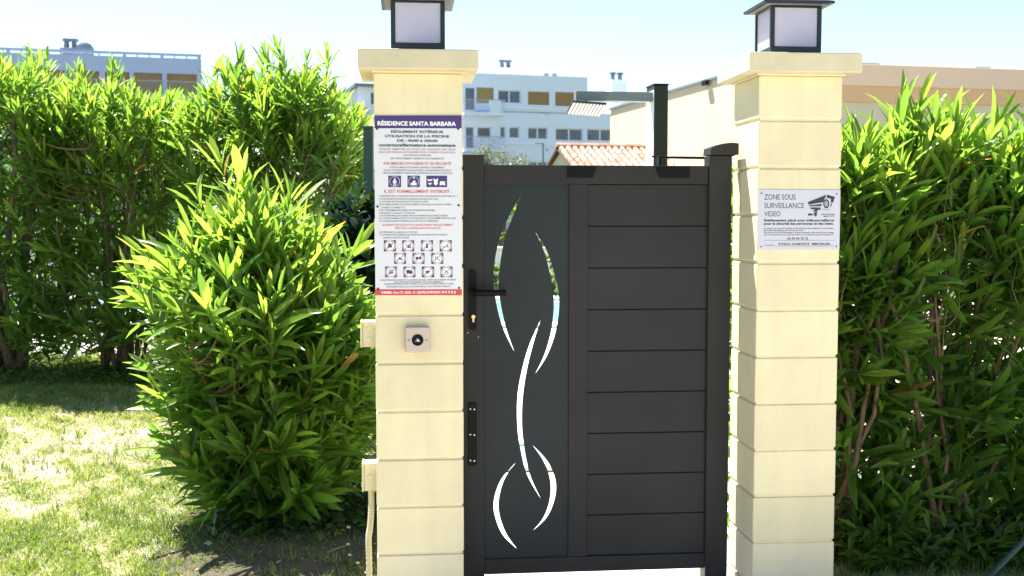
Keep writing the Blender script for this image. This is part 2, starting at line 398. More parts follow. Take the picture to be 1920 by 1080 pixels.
# ------------------------------------------------------------------ printed signs
def text_mesh(s, bold=0.0):
    cu = bpy.data.curves.new('lettering', 'FONT'); cu.body = s; cu.size = 1.0; cu.resolution_u = 3; cu.offset = bold * 1.35 + 0.014; cu.fill_mode = 'FRONT'
    o = bpy.data.objects.new('lettering', cu); COL.objects.link(o); return eval_mesh(o)
def put_text(parent, s, x0, x1, yb, cap, v, m, bold=0.0, name='lettering'):
    """text between photo columns x0..x1 on baseline yb; cap = capital height in photo pixels"""
    me = text_mesh(s, bold)
    co = np.empty(len(me.vertices) * 3); me.vertices.foreach_get('co', co); co = co.reshape(-1, 3)
    mn, mx = co[:, 0].min(), co[:, 0].max()
    u0, z0 = uz(x0, yb, v); u1, _ = uz(x1, yb, v); _, zt = uz(x0, yb - cap, v)
    out = np.zeros_like(co)
    lx, ly, lz = parent['uvz']
    out[:, 0] = u0 + (co[:, 0] - mn) / (mx - mn) * (u1 - u0) - lx
    out[:, 2] = z0 + co[:, 1] / 0.73 * (zt - z0) - lz
    out[:, 1] = v - ly
    me.vertices.foreach_set('co', out.ravel()); me.update(); me.materials.clear(); me.materials.append(M[m])
    return link(name, me, parent)
def put_poly(parent, polys, v, m, name='print'):
    mb = MB(); lx, ly, lz = parent['uvz']
    for pts in polys:
        q = [uz(x, y, v) for x, y in pts]; mb.poly([(a - lx, v - ly, b - lz) for a, b in q])
    o = mb.build(name, m, parent); return o
def circ(cx, cy, rx, ry=None, n=20, a0=0.0):
    ry = rx if ry is None else ry
    return [(cx + rx * math.cos(a0 + 2 * math.pi * k / n), cy - ry * math.sin(a0 + 2 * math.pi * k / n)) for k in range(n)]
def ring(cx, cy, r0, r1, n=24, ky=1.0):
    out = []
    for k in range(n):
        a, b = 2 * math.pi * k / n, 2 * math.pi * (k + 1) / n
        out.append([(cx + r0 * math.cos(a), cy + ky * r0 * math.sin(a)), (cx + r1 * math.cos(a), cy + ky * r1 * math.sin(a)), (cx + r1 * math.cos(b), cy + ky * r1 * math.sin(b)), (cx + r0 * math.cos(b), cy + ky * r0 * math.sin(b))])
    return out
def bar(x0, y0, x1, y1, w):
    d = math.hypot(x1 - x0, y1 - y0); nx, ny = -(y1 - y0) / d * w / 2, (x1 - x0) / d * w / 2
    return [(x0 + nx, y0 + ny), (x1 + nx, y1 + ny), (x1 - nx, y1 - ny), (x0 - nx, y0 - ny)]
def rect(x0, y0, x1, y1): return [(x0, y0), (x1, y0), (x1, y1), (x0, y1)]

def rules_sign():
    u, z = uz(703, 554, -0.004)
    t = thing('rules_sign', 'tall white pool rules sign with purple heading and red foot band', 'sign', WP(u, -0.004, z), TH)
    t['uvz'] = (u, -0.004, z)
    (ua, za), (ub, zb) = uz(701.5, 216, -0.004), uz(866, 554, -0.004)
    MB().box((ua - u, 0, zb - z), (ub - u, 0.0035, za - z), 0.0008).build('board', 'sign_white', t)
    f1, f2, f3, f4 = -0.0044, -0.0048, -0.0052, -0.0056
    put_poly(t, [rect(702, 216.5, 865.7, 240.5)], f1, 'ink_purple', 'heading_band')
    put_poly(t, [rect(703.2, 542.3, 866, 553.8)], f1, 'ink_red', 'foot_band')
    put_text(t, 'RÉSIDENCE SANTA BARBARA', 707.8, 855, 234.8, 7.9, f2, 'ink_white', 0.022)
    C = 5.4
    def a(s, x0, x1, yb, cap, m, b=0.0): put_text(t, s, 680 + x0 / C, 680 + x1 / C, 200 + yb / C, cap, f1, m, b)
    a('RÉGLEMENT INTÉRIEUR', 285, 820, 264, 4.7, 'ink_black', 0.018)
    a('UTILISATION DE LA PISCINE', 225, 878, 309, 4.7, 'ink_black', 0.018)
    a('DE : 9h00 à 20h00', 348, 760, 355, 4.7, 'ink_black', 0.018)
    a('ouverture/fermeture automatique', 163, 940, 397, 4.7, 'ink_black', 0.018)
    put_poly(t, [rect(710, 274.4, 854, 275.0)], f1, 'ink_black', 'underline')
    a('VEUILLEZ  REMETTRE  EN  PLACE  LES  TRANSATS  PAR  DEUX', 163, 943, 438, 3.4, 'ink_darkred', 0.0)
    a('SOUS LES PARASOLS ET REPLIER CEUX-CI APRES UTILISATION.', 163, 940, 468, 3.4, 'ink_darkred', 0.0)
    a("L'ACCÈS DE LA PISCINE", 412, 692, 500, 3.3, 'ink_grey', 0.0)
    a('EST STRICTEMENT RESERVE AUX RESIDENTS', 283, 825, 532, 3.3, 'ink_grey', 0.0)
    a("PAR MESURE D'HYGIÈNE ET DE SÉCURITÉ", 212, 895, 588, 5.2, 'ink_red', 0.006)
    a('PORT DU MAILLOT DE BAIN CLASSIQUE UNIQUEMENT', 275, 830, 622, 3.3, 'ink_grey')
    a('AVANT DE PÉNÉTRER DANS LE BASSIN, LES BAIGNEURS DOIVENT', 212, 895, 652, 3.3, 'ink_grey')
    a('OBLIGATOIREMENT PASSER PAR LE PÉDILUVE ET SOUS LA DOUCHE', 203, 908, 680, 3.3, 'ink_grey')
    a('IL EST FORMELLEMENT INTERDIT :', 217, 900, 872, 6.0, 'ink_red', 0.006)
    D = 5.14
    def b(s, x0, x1, yb, cap=3.0, m='ink_grey', bo=0.0): put_text(t, s, 680 + x0 / D, 680 + x1 / D, 360 + yb / D, cap, f1, m, bo)
    b("1) D'ENTRER DANS LA PISCINE EN TENUE DE VILLE (CHAUSSURES-SOUS-COSTUME, ETC...)", 158, 915, 46)
    b("2) D'APPLIQUER DES PRODUITS SOLAIRES SANS ESSUYANT (-SOI)", 158, 728, 74)
    b("3) D'UTILISER DES TRANSISTORS ET DE FAIRE DU BRUIT", 158, 633, 100)
    b('4) DE FUMER, QUITTER TOUTES SES FORMES, DE SOUILLER LA PLAGE ET LE BASSIN', 158, 853, 127)
    b('DE MÉGOTS, PAPIERS, ETC...', 180, 425, 157)
    b('5) DE CONSOMMER DES ALIMENTS ET BOISSONS ALCOOLISEES', 158, 697, 183)
    b('6) DE JOUER A LA BALLE ET AU BALLON', 158, 503, 209)
    b("7) D'UTILISER MASQUES, PALMES, MATELAS PNEUMATIQUES DANS LE BASSIN", 158, 820, 235)
    b('8) A TOUS LES ANIMAUX DANS OU AUX ABORDS DE LA PISCINE MÊME TENUS EN LAISSE', 158, 898, 260)
    b('9) A TOUS LES ENFANTS DE MOINS DE 12 ANS NON ACCOMPAGNES', 158, 725, 287)
    b('LES ENFANTS NE SACHANT PAS NAGER DOIVENT OBLIGATOIREMENT', 190, 872, 327, 4.0, 'ink_red')
    b("ÊTRE SOUS LA SURVEILLANCE D'UN ADULTE", 313, 752, 358, 4.0, 'ink_red')
    b("10) D'ÉTENDRE DU LINGE SUR LA CLÔTURE", 160, 527, 395)
    b('11) INTERDICTION FORMELLE DE LAISSER DES AFFAIRES SUR LES TRANSATS', 160, 815, 420)
    b('QUAND ON QUITTE LA PISCINE', 195, 448, 447)
    b('CHAQUE PERSONNE ACCÉDANT À LA PISCINE S\'ENGAGE À RESPECTER LE PRÉSENT RÈGLEMENT', 165, 905, 856, 2.8)
    b('SON NON RESPECT ENTRAINERA L\'EXCLUSION IMMÉDIATE', 305, 770, 876, 2.8)
    b('CHAQUE PERSONNE NE DOIT NE VENIR À AUCUN SUTE DE RELIEF PENDANT DURÉE', 205, 875, 894, 2.8)
    b('DE BAIGNADE DES ILE LES AUTRES BAIGNEURS, TANT CES APRES RESIDENTS', 228, 850, 920, 2.8)
    put_text(t, 'POMPIERS : 18 ou 112 - SAMU : 15 - CENTRE ANTIPOISON : 04 91 75 25 25', 715, 854.7, 550.6, 4.3, f2, 'ink_white', 0.012)
    # the three obligations, white on purple
    for x0, x1 in ((728, 752), (764, 787.2), (799.4, 838.3)):
        put_poly(t, [rect(x0, 329.4, x1, 350.9)], f1, 'ink_purple', 'pictogram')
    put_poly(t, [circ(740, 335.4, 1.6, n=10), rect(738.2, 337.2, 741.8, 343), bar(738.2, 338, 736.6, 343, 1.1), bar(741.8, 338, 743.4, 343, 1.1), bar(739, 343, 738.2, 348.4, 1.5), bar(741, 343, 741.8, 348.4, 1.5)] + ring(740, 340.2, 9.1, 9.7), f2, 'ink_white')
    put_poly(t, [[(770, 342.5), (781.5, 342.5), (780, 347), (771.5, 347)], [(773, 342), (775.5, 338.5), (778.5, 338.5), (779, 342)], circ(775.7, 333.8, 2.2, 1.0, 10)] + ring(775.6, 340.2, 9.1, 9.7), f2, 'ink_white')
    put_poly(t, [[(802, 335), (805, 337), (807, 337), (810, 335), (811, 338), (808, 339.3), (804, 339.3), (801.5, 338)], [(802.5, 343), (810, 343), (806.3, 347.6)], [(813.5, 333.5), (815, 336.5), (819, 336.5), (820.5, 333.5), (821.5, 337), (820, 341), (821, 344.5), (817.2, 347.8), (813.2, 344.5), (814.2, 341), (812.8, 337)], [(825, 340), (834, 340), (834.8, 347.3), (830.5, 347.3), (829.5, 344), (828.5, 347.3), (824.3, 347.3)]], f2, 'ink_white')
    # the eleven prohibitions: black corner tile, white disc, purple mark, slash
    rows = [(450.5, 471.5, [(719.7, 742.3), (754, 776.7), (789.3, 812), (824.4, 847)]), (474.4, 494.8, [(739, 761.3), (773.4, 796), (808.6, 831.2)]), (499.7, 520, [(722, 744.2), (756.5, 778.8), (791, 814), (826, 848.5)])]
    marks = [lambda x, y: [circ(x - 1, y - 2.5, 2.6, n=10), circ(x + 2, y + 1, 2.4, n=10), circ(x - 2.4, y + 2, 2.3, n=10), bar(x + 1, y - 1, x + 5, y - 4.5, 1.6)],
             lambda x, y: [bar(x - 5, y - 3, x - 1, y + 1, 1.2), [(x + 1, y - 3), (x + 4, y + 4), (x - 1.4, y + 4)], bar(x + 3, y - 4, x + 5, y + 4, 1.5)],
             lambda x, y: [circ(x, y - 4, 1.6, n=10), rect(x - 1.9, y - 2.5, x + 1.9, y + 4.5)],
             lambda x, y: [bar(x - 5, y + 2, x - 1, y + 2, 1.5), bar(x + 1, y + 3, x + 4, y - 1, 1.4), bar(x + 4, y - 1, x + 5, y + 3, 1.2)],
             lambda x, y: [[(x - 6, y + 2.4), (x - 1, y - 2.6), (x + 2, y - 0.4), (x + 6, y + 2.8), (x + 2, y + 3), (x - 1, y + 0.8)]],
             lambda x, y: [circ(x - 3.2, y - 0.6, 2.8, n=10), circ(x + 3.2, y - 0.8, 2.8, n=10), rect(x - 2, y - 1.6, x + 2, y + 0.6)],
             lambda x, y: [bar(x - 3, y - 4, x - 3, y + 2, 1.3), bar(x, y - 4, x, y + 2, 1.3), circ(x + 3.3, y + 2.6, 1.3, n=8)],
             lambda x, y: ring(x, y, 3.4, 4.6, 14) + [bar(x - 3, y + 2, x + 3, y + 1, 1.8), circ(x, y - 1, 1.3, n=8)],
             lambda x, y: [circ(x - 2, y - 0.5, 4.2, 3.6, 12), circ(x + 2.2, y + 0.6, 4.0, 3.4, 12)],
             lambda x, y: [[(x - 5, y - 1.5), (x + 0, y - 2.5), (x + 5, y - 0.4), (x + 1.5, y + 1.4), (x + 0.5, y + 4), (x - 1, y + 1.6), (x - 4, y + 3)]],
             lambda x, y: [bar(x - 5, y - 4, x + 5, y + 3, 1.1), bar(x - 4, y + 3, x + 4, y - 4, 1.1), bar(x - 1, y + 4.6, x + 3, y + 4.6, 1.3)]]
    k = 0
    for y0, y1, xs in rows:
        for x0, x1 in xs:
            cx, cy, r = (x0 + x1) / 2, (y0 + y1) / 2, (y1 - y0) / 2
            p = put_poly(t, [rect(x0, y0, x1, y1)], f1, 'ink_purple' if k % 3 else 'ink_black', 'pictogram')
            put_poly(t, [circ(cx, cy, r * 1.02, n=22)], f2, 'ink_white', 'disc')
            put_poly(t, marks[k](cx, cy), f3, 'ink_purple', 'mark')
            put_poly(t, ring(cx, cy, r * 0.80, r * 0.90) + [bar(cx - r * 0.58, cy + r * 0.58, cx + r * 0.58, cy - r * 0.58, 1.0)], f4, 'ink_darkred', 'slash')
            k += 1
    for x, y in ((707, 241.5), (859, 241.5), (708, 387.4), (860, 385), (708.8, 541.8), (860.7, 540)):
        a0, z0 = uz(x, y, -0.006)
        MB().cyl((a0 - u, 0.002, z0 - z), (a0 - u, -0.0045, z0 - z), 0.0042, 0.003).build('screw', 'black_metal', t)
rules_sign()
def video_sign():
    u, z = uz(1423, 468, -0.004)
    t = thing('surveillance_plate', 'small silver plate warning of video surveillance with a camera drawing', 'sign', WP(u, -0.004, z), TH)
    t['uvz'] = (u, -0.004, z)
    (ua, za), (ub, zb) = uz(1422.3, 355.6, -0.004), uz(1574.0, 468.2, -0.004)
    MB().box((ua - u, 0, zb - z), (ub - u, 0.0035, za - z), 0.0006).build('board', 'sign_silver', t)
    f1, f2 = -0.0044, -0.0048; K = 7.715
    X = lambda x: 1400 + x / K
    Yy = lambda y: 340 + y / K
    def a(s, x0, x1, yb, cap, m='ink_grey', b=0.0): put_text(t, s, X(x0), X(x1), Yy(yb), cap / K, f1, m, b)
    a('ZONE SOUS', 255, 707, 265, 82, 'ink_grey', -0.006); a('SURVEILLANCE', 255, 828, 387, 80, 'ink_grey', -0.006); a('VIDEO', 255, 487, 507, 78, 'ink_grey', -0.006)
    a('ecomset', 1080, 1275, 488, 30); a('MATIC', 1115, 1272, 517, 22)
    a('Etablissement placé sous vidéosurveillance', 250, 1265, 580, 36, 'ink_black', 0.016)
    a('pour la sécurité des personnes et des biens.', 250, 1258, 628, 36, 'ink_black', 0.016)
    a("Les images sont conservées pendant un mois et peuvent être visionnées, en cas d'incident,", 250, 1260, 690, 22)
    a("par le personnel habilité et par les forces de l'ordre.", 250, 825, 720, 22)
    a("Pour exercer vos droits Informatique et Libertés, notamment votre droit d'accès aux images", 250, 1260, 751, 22)
    a('qui vous concernent, ou pour toute information sur ce dispositif, vous pouvez contacter le', 250, 1252, 782, 22)
    a('04 93 94 75 75', 588, 888, 845, 34, 'ink_black', 0.008)
    a('SYNDIC DAMONTE  IMMOBILIER', 460, 1210, 923, 34, 'ink_black', 0.004)
    a('au responsable', 250, 385, 930, 18)
    g = lambda pts: [(X(x), Yy(y)) for x, y in pts]
    put_poly(t, [g(rect(250, 851, 1265, 855)), g(rect(405, 934, 1265, 938))], f1, 'ink_grey', 'rule_line')
    put_poly(t, [g([(888, 298), (1155, 193), (1108, 303), (892, 338)]), g([(1168, 193), (1278, 225), (1252, 306), (1214, 306), (1222, 262), (1196, 244), (1150, 240)]),
                 g([(896, 348), (1094, 326), (1076, 360), (908, 362)]), g([(916, 377), (1064, 377), (1074, 412), (1030, 412), (925, 402)]), g([(985, 404), (1030, 412), (1020, 442), (962, 436), (966, 418), (985, 418)]),
                 g([(972, 446), (1020, 446), (1016, 490), (1000, 514), (980, 500)]), g([(890, 463), (922, 463), (962, 474), (972, 488), (925, 494), (890, 500)]), g([(1241, 320), (1216, 370), (1205, 366), (1222, 318)]),
                 g([(1085, 395), (1150, 416), (1210, 402), (1208, 408), (1150, 421), (1083, 400)])], f1, 'ink_black', 'camera_print')
    put_poly(t, [[(X(p[0]), Yy(p[1])) for p in q] for q in ring(1152, 325, 28, 44, 20, 1.55) + ring(1152, 325, 12, 18, 16, 1.5) + ring(1152, 325, 23, 25, 16, 1.5)], f1, 'ink_black', 'lens_print')
    for x, y in ((217, 172), (1303, 182), (210, 947), (1300, 943)):
        a0, z0 = uz(X(x), Yy(y), -0.006)
        MB().cyl((a0 - u, 0.002, z0 - z), (a0 - u, -0.0025, z0 - z), 0.003, 0.0022).build('screw', 'ink_grey', t)
video_sign()

# ------------------------------------------------------------------ fittings on the left pillar
def reader():
    (a, b), (c, d) = uz(760, 661, -0.03), uz(806, 613, -0.03)
    t = thing('access_reader', 'square metal access reader with round black sensor on the cream pillar', 'access reader', WP((a + c) / 2, -0.001, (b + d) / 2), TH)
    h = (c - a) / 2; k = (d - b) / 2
    MB().box((-h + 0.001, -0.024, -k + 0.001), (h - 0.001, 0, k - 0.001), 0.003, 2).build('back_box', 'reader_plate', t)
    MB().box((-h, -0.030, -k), (h, -0.0245, k), 0.003, 3).build('face_plate', 'reader_plate', t)
    lens = MB().cyl((0, -0.028, -0.001), (0, -0.0335, -0.001), 0.0205, 0.019, 28).build('sensor', 'black_metal', t)
    mb = MB(); v = -0.0338
    def q(pts): mb.poly([(x * 0.001, v, z * 0.001 - 0.001) for x, z in pts])
    q([(-4, -5), (5, -5), (6, 1), (2, 3), (-3, 1)]); q([(-3.4, 1), (-2, 1.4), (-0.6, 6), (-2, 6.4)]); q([(0, 2), (1.6, 2.4), (2.6, 5), (1.2, 5.4)]); q([(-8, -5.6), (-5, -2), (-5.6, -1.4), (-9, -5)]); q([(6, -5), (9, -5.4), (9, -4), (6, -3)])
    mb.build('hand_icon', 'icon_grey', lens)
    for sx in (-1, 1): MB().cyl((sx * 0.031, -0.0295, -0.001), (sx * 0.031, -0.0312, -0.001), 0.0028, n=10).build('screw', 'ink_grey', t)
reader()
def junction_box(py0, py1, pw, label, conduit):
    v = 0.13; (a, zb), (_, zt) = uz(704 - pw, py1, v), uz(704 - pw, py0, v)
    t = thing('junction_box', label, 'junction box', WP(-0.001, v, zb), TH, 'junction boxes on the cream pillar')
    w = -a; hh = zt - zb
    MB().box((-w + 0.008, -0.035, 0.002), (0, 0.035, hh - 0.002), 0.004, 2).build('body', 'conduit_plastic', t)
    MB().box((-w, -0.037, 0), (-w + 0.0075, 0.037, hh), 0.003, 2).build('lid', 'conduit_plastic', t)
    for z in ((0.3, 0.7) if not conduit else (0.5,)):
        MB().cyl((-w * 0.45, -0.033, hh * z), (-w * 0.45, -0.038, hh * z), 0.011, 0.0095, 16).build('knockout', 'conduit_plastic', t)
    if conduit:
        pts = [(-w * 0.42, 0, 0.002), (-w * 0.42, 0, -0.06), (-w * 0.5, 0.0, -0.13), (-w * 0.62, 0.005, -0.18), (-w * 0.6, 0.01, -0.26), (-w * 0.6, 0.01, -zb - 0.02)]
        P = catmull(pts, 14); rad = [0.0105 + (0.0012 if i % 2 else -0.0006) for i in range(len(P))]
        MB().tube([tuple(p) for p in P], rad, 10).build('conduit', 'conduit_plastic', t)
junction_box(600, 650, 27, 'cream plastic junction box on the pillar, without a conduit', False)
junction_box(864, 918, 24, 'cream plastic junction box with ribbed conduit running to the soil', True)

# ------------------------------------------------------------------ gate
GV = 0.19
def gate():
    u0, z0 = uz(868, 1077, GV)
    t = thing('garden_gate', 'dark anthracite metal gate with curved leaf-shaped cutouts and horizontal boards', 'gate', WP(u0, GV, 0), TH)
    def L(px, py, v=GV): a, b = uz(px, py, v); return a - u0, b
    ZB = 0.085
    xs = L(868, 500)[0]; xe = L(908, 500)[0]; zt = L(888, 290)[1]
    zr1 = L(1100, 310)[1]; zr0 = L(1100, 345)[1]; zb1 = L(1100, 1044)[1]
    xr = L(1325.5, 600)[0]; xm0 = L(1067, 600)[0]; xm1 = L(1102, 600)[0]
    MB().box((xs, 0, 0.03), (xe, 0.05, zt), 0.003, 2).build('stile', 'anthracite', t)
    MB().box((xe + 0.0005, 0.002, zr0), (xr, 0.048, zr1), 0.002, 2).build('top_rail', 'anthracite', t)
    MB().box((xe + 0.0005, 0.002, ZB), (xr, 0.048, zb1), 0.002, 2).build('bottom_rail', 'anthracite', t)
    MB().box((xm0, 0.003, zb1 + 0.0005), (xm1, 0.047, zr0 - 0.0005), 0.002, 2).build('mullion', 'anthracite', t)
    # panel with five cut-out blades
    v = GV + 0.012
    blades = [([(977.2, 365.7), (957, 400), (936.7, 447.6), (926, 503), (928, 554), (942, 612), (964.4, 659.4)], [(964.4, 659.4), (948, 612), (936.5, 554), (936.7, 503), (947.4, 443.3), (963, 402), (977.2, 365.7)]),
              ([(1003.6, 434.8), (1018, 466), (1028, 500), (1038, 558), (1034.5, 614), (1021, 664), (1002.8, 702)], [(1002.8, 702), (1027, 664), (1043.5, 614), (1048.4, 558), (1035.5, 498), (1021, 462), (1003.6, 434.8)]),
              ([(1014.3, 598), (994, 642), (979.5, 690), (970.5, 740), (969.6, 790), (974, 832), (987.5, 888), (1013.7, 934.8)], [(1013.7, 934.8), (993, 888), (982, 832), (978.5, 790), (980.6, 740), (988.5, 690), (1000.5, 642), (1014.3, 598)]),
              ([(968, 866), (940, 898), (926.5, 935), (927.5, 965), (942, 1002), (969.3, 1028.9)], [(969.3, 1028.9), (949, 1000), (936.5, 965), (935.5, 935), (946, 898), (968, 866)]),
              ([(998, 833.7), (1020, 866), (1031.5, 900), (1031, 935), (1019, 970), (998, 996)], [(998, 996), (1025, 970), (1040, 935), (1041.5, 900), (1026, 864), (998, 833.7)])]
    outer = [(xe - 0.01, zb1 - 0.02), (xm0 + 0.01, zb1 - 0.02), (xm0 + 0.01, zr0 + 0.02), (xe - 0.01, zr0 + 0.02)]
    sp = [outer]
    for a, b in blades:
        pts = catmull(a, 5)[:-1] + catmull(b, 5)[:-1]; sp.append([L(p[0], p[1], v) for p in pts])
    me = filled(sp, 0.0012, 'panel', 'anthracite_panel')
    o = link('panel', me, t, (0, 0.012, 0))
    # boards
    n = 9; h = (zr0 - zb1) / n
    for i in range(n):
        a = zb1 + i * h; j = random.uniform(-0.0004, 0.0004)
        MB().box((xm1 - 0.006, 0.013 + j, a + 0.0014), (xr + 0.006, 0.031 + j, a + h - 0.0014), 0.0016, 1).build('board', 'anthracite', t)
        # tongue behind the joint closes it
        MB().box((xm1 - 0.006, 0.018, a + h - 0.006), (xr + 0.006, 0.030, a + h + 0.006)).build('tongue', 'black_metal', t)
    # handle: long plate, lever, brass cylinder
    hx, hz0 = L(886.5, 620, GV - 0.01); hz1 = L(886.5, 505, GV - 0.01)[1]; w = 0.0135
    pl = [(hx - w + w * (1 - math.cos(a)), 0) for a in ()]
    out = []
    for k in range(13): a = math.pi * k / 12; out.append((hx + w * math.cos(a), hz1 - w + w * math.sin(a)))
    for k in range(13): a = math.pi + math.pi * k / 12; out.append((hx + w * math.cos(a), hz0 + w + w * math.sin(a)))
    hp = MB().prism(out, 1, -0.009, -0.0005).build('handle_plate', 'black_metal', t)
    ly = L(900, 549, GV - 0.05)[1]; lx1 = L(949, 549, GV - 0.05)[0]; lx0 = L(887, 549, GV - 0.05)[0]
    P = [(lx0, -0.008, ly), (lx0, -0.034, ly), (lx0 + 0.004, -0.044, ly), (lx0 + 0.014, -0.048, ly), (lx1, -0.048, ly - 0.001)]
    MB().tube(P, [0.011, 0.011, 0.0115, 0.012, 0.0115], 16).build('lever', 'black_metal', hp, smooth=False)
    cx, cz = L(887.5, 594, GV - 0.01); cz2 = L(887.5, 601, GV - 0.01)[1]
    MB().cyl((cx, -0.008, cz), (cx, -0.013, cz), 0.0068, n=18).box((cx - 0.0035, -0.0125, cz2 - 0.006), (cx + 0.0035, -0.0091, cz), 0.0008).build('cylinder', 'brass', hp)
    # strike cover with white discs for bright ground seen through three pairs of holes
    (a, b), (c, d) = L(878, 873, GV - 0.004), L(893.5, 755, GV - 0.004)
    kp = MB().box((a, -0.006, b), (c, -0.0005, d), 0.0015).build('keep_plate', 'black_metal', t)
    for py in (767.5, 815.5, 864):
        for px, dy in ((882, -0.5), (889.5, 0.3)):
            x, z = L(px, py + dy, GV - 0.007); MB().cyl((x, -0.005, z), (x, -0.0075, z), 0.0029, n=14).build('bright_hole', 'hole_white', kp)
    for px, py in ((877, 624), (897, 632)):
        x, z = L(px, py, GV); MB().cyl((x, 0.001, z), (x, -0.0012, z), 0.0016, n=8).build('rivet', 'screw_steel', t)
    # closer brackets on the top rail
    for (x0, x1, sgn, bolts) in ((1064, 1119, 1, (1073, 1098)), (1229, 1293, -1, (1262,))):
        q = [(x0, 311.5), (x1, 311.5), (x1, 332), (x0, 333)]
        q = [(x0, 311.5), (x1, 311.5), (x1 - (8 if sgn > 0 else 0), 333), (x0 + (0 if sgn > 0 else 8), 333)]
        pts = [L(*p) for p in q]
        br = MB().prism(pts, 1, -0.004, 0.0015).build('bracket', 'black_metal', t)
        for bx in bolts:
            x, z = L(bx, 319, GV - 0.004); MB().cyl((x, -0.003, z), (x, -0.008, z), 0.0045, n=6).build('bolt', 'black_metal', br)
    # gate-closer arm behind the rail
    ax, az = L(1232, 293.5, GV + 0.1); bx, bz = L(1345, 296.5, GV + 0.1)
    MB().box((ax - 0.004, 0.045, zr1 - 0.02), (ax + 0.004, 0.110, az), 0.001).build('closer_bracket', 'black_metal', t)
    MB().tube([(ax - 0.02, 0.1, az), (ax + 0.02, 0.1, az), (ax + 0.03, 0.1, az - 0.003), (bx, 0.1, bz)], [0.0035, 0.0035, 0.0045, 0.005], 10).build('closer_arm', 'black_metal', t)
gate()
def gate_post():
    u0, _ = uz(1326.3, 600, GV); u1, _ = uz(1368.5, 600, GV)
    t = thing('gate_post', 'square anthracite hinge post with a curved closer housing on top', 'gate post', WP(u0, GV - 0.005, 0), TH)
    w = u1 - u0; zt = uz(1350, 292, GV)[1]
    MB().box((0, 0, -0.03), (w, 0.075, zt), 0.003, 2).build('post', 'anthracite', t)
    # housing: curved top, overhanging to the pillar
    (a, zb), (b, zc) = uz(1329, 291, GV - 0.01), uz(1384, 270, GV - 0.01)
    a -= u0; b -= u0; hh = zc - zb; L = b - a
    prof = [(a + 0.004, zt + 0.003), (b, zt + 0.003), (b, zt + hh + 0.003)]
    for k in range(1, 9):
        s = k / 8; prof.append((b - 0.008 - (L - 0.014) * s, zt + 0.004 + hh * math.sqrt(max(0, 1 - (s ** 2.2) * 0.72)) + 0.0015))
    mb = MB().prism(prof, 1, -0.014, 0.088)
    mb.build('closer_housing', 'anthracite', t)
    MB().box((a + 0.012, -0.006, zt - 0.0005), (b - 0.012, 0.08, zt + 0.0035)).build('gasket', 'black_metal', t)
    for z in (0.35, 1.35):
        MB().cyl((-0.006, 0.082, z), (-0.006, 0.082, z + 0.09), 0.009, n=12).build('hinge', 'black_metal', t)
gate_post()

# ------------------------------------------------------------------ shower
def shower():
    Y = 7.5; yaw = R(8); p = at(1238, 404, Y)
    t = thing('garden_shower', 'tall square metal pool shower with a long flat arm and slatted head', 'shower', (p[0], p[1], 0), yaw)
    zt = float(at(1238, 160, Y)[2]); k = Y / F
    MB().box((-0.047, 0, 0.0), (0.047, 0.2, zt), 0.003).build('post', 'shower_metal', t)
    MB().box((-0.0505, 0.004, 0.01), (-0.0473, 0.196, zt - 0.03)).build('sunlit_side', 'shower_white', t)  # white plate added to stand for the post's sunlit side
    MB().box((-0.052, -0.004, zt + 0.0005), (0.052, 0.204, zt + 0.012), 0.002).build('post_cap', 'black_metal', t)
    za = float(at(1150, 190, Y)[2]); zb = float(at(1150, 172, Y)[2])
    x0 = (1078 - 1238) * k
    MB().box((x0, 0.02, za), (-0.0508, 0.10, zb), 0.003).build('arm', 'shower_grey', t)
    zh = float(at(1100, 203, Y)[2])
    hx = (1100 - 1238) * k
    MB().cyl((hx, 0.06, za + 0.001), (hx, 0.06, zh + 0.006), 0.008, n=10).build('drop_pipe', 'shower_metal', t)
    hd = MB().box((-0.115, -0.105, -0.006), (0.115, 0.105, 0.006), 0.004).build('shower_head', 'shower_metal', t, (hx, 0.06, zh))
    hd.rotation_euler = (-0.28, 0.06, 0)
    for i in range(10):
        xx = -0.1 + i * 0.0222
        MB().box((xx - 0.0075, -0.097, -0.0115), (xx + 0.0075, 0.097, -0.0062)).build('nozzle_strip', 'shower_white', hd)
    MB().cyl((0, -0.001, 1.05), (0, -0.03, 1.05), 0.025, n=20).build('push_button', 'screw_steel', t)
    MB().box((-0.1, -0.05, -0.004), (0.1, 0.17, 0.008), 0.003).build('foot_plate', 'shower_metal', t)
shower()

# ------------------------------------------------------------------ wire fence
def fence(u0, u1, v, label, wires_z, post_us, strut=None):
    t = thing('wire_fence', label, 'fence', WP(u0, v, 0), TH)
    mb = MB(); L = u1 - u0
    for z in wires_z: mb.cyl((0, 0, z), (L, 0, z - 0.006), 0.0007, n=4)
    k = int(L / 0.10)
    for i in range(k + 1): mb.cyl((i * 0.1 + 0.03, 0.003, 0.02), (i * 0.1 + 0.03, 0.003, max(wires_z)), 0.0005, n=3)
    tag(mb.build('wire_mesh', 'wire_green', t), kind='stuff')
    for pu in post_us:
        MB().box((pu - u0 - 0.02, 0.006, -0.05), (pu - u0 + 0.02, 0.046, max(wires_z) + 0.03), 0.003).build('post', 'fence_green', t)
    if strut:
        MB().tube(strut, 0.013, 8).build('strut', 'fence_green', t)
(sx, sz), (tx, tz) = uz(1892, 1075, 0.12), uz(1920, 1015, 0.12)
fence(1.633, 4.2, 0.16, 'green welded wire fence in front of the tall oleander hedge', [0.03 + 0.2 * i for i in range(7)] + [1.40, 1.50, 1.535],
      [2.72, 4.15], [(sx - 1.633 - 0.12, -0.04, sz - 0.30 if sz > 0.3 else 0.0), (tx - 1.633, -0.04, tz), (tx - 1.633 + 0.52, 0.0, tz + 1.02)])
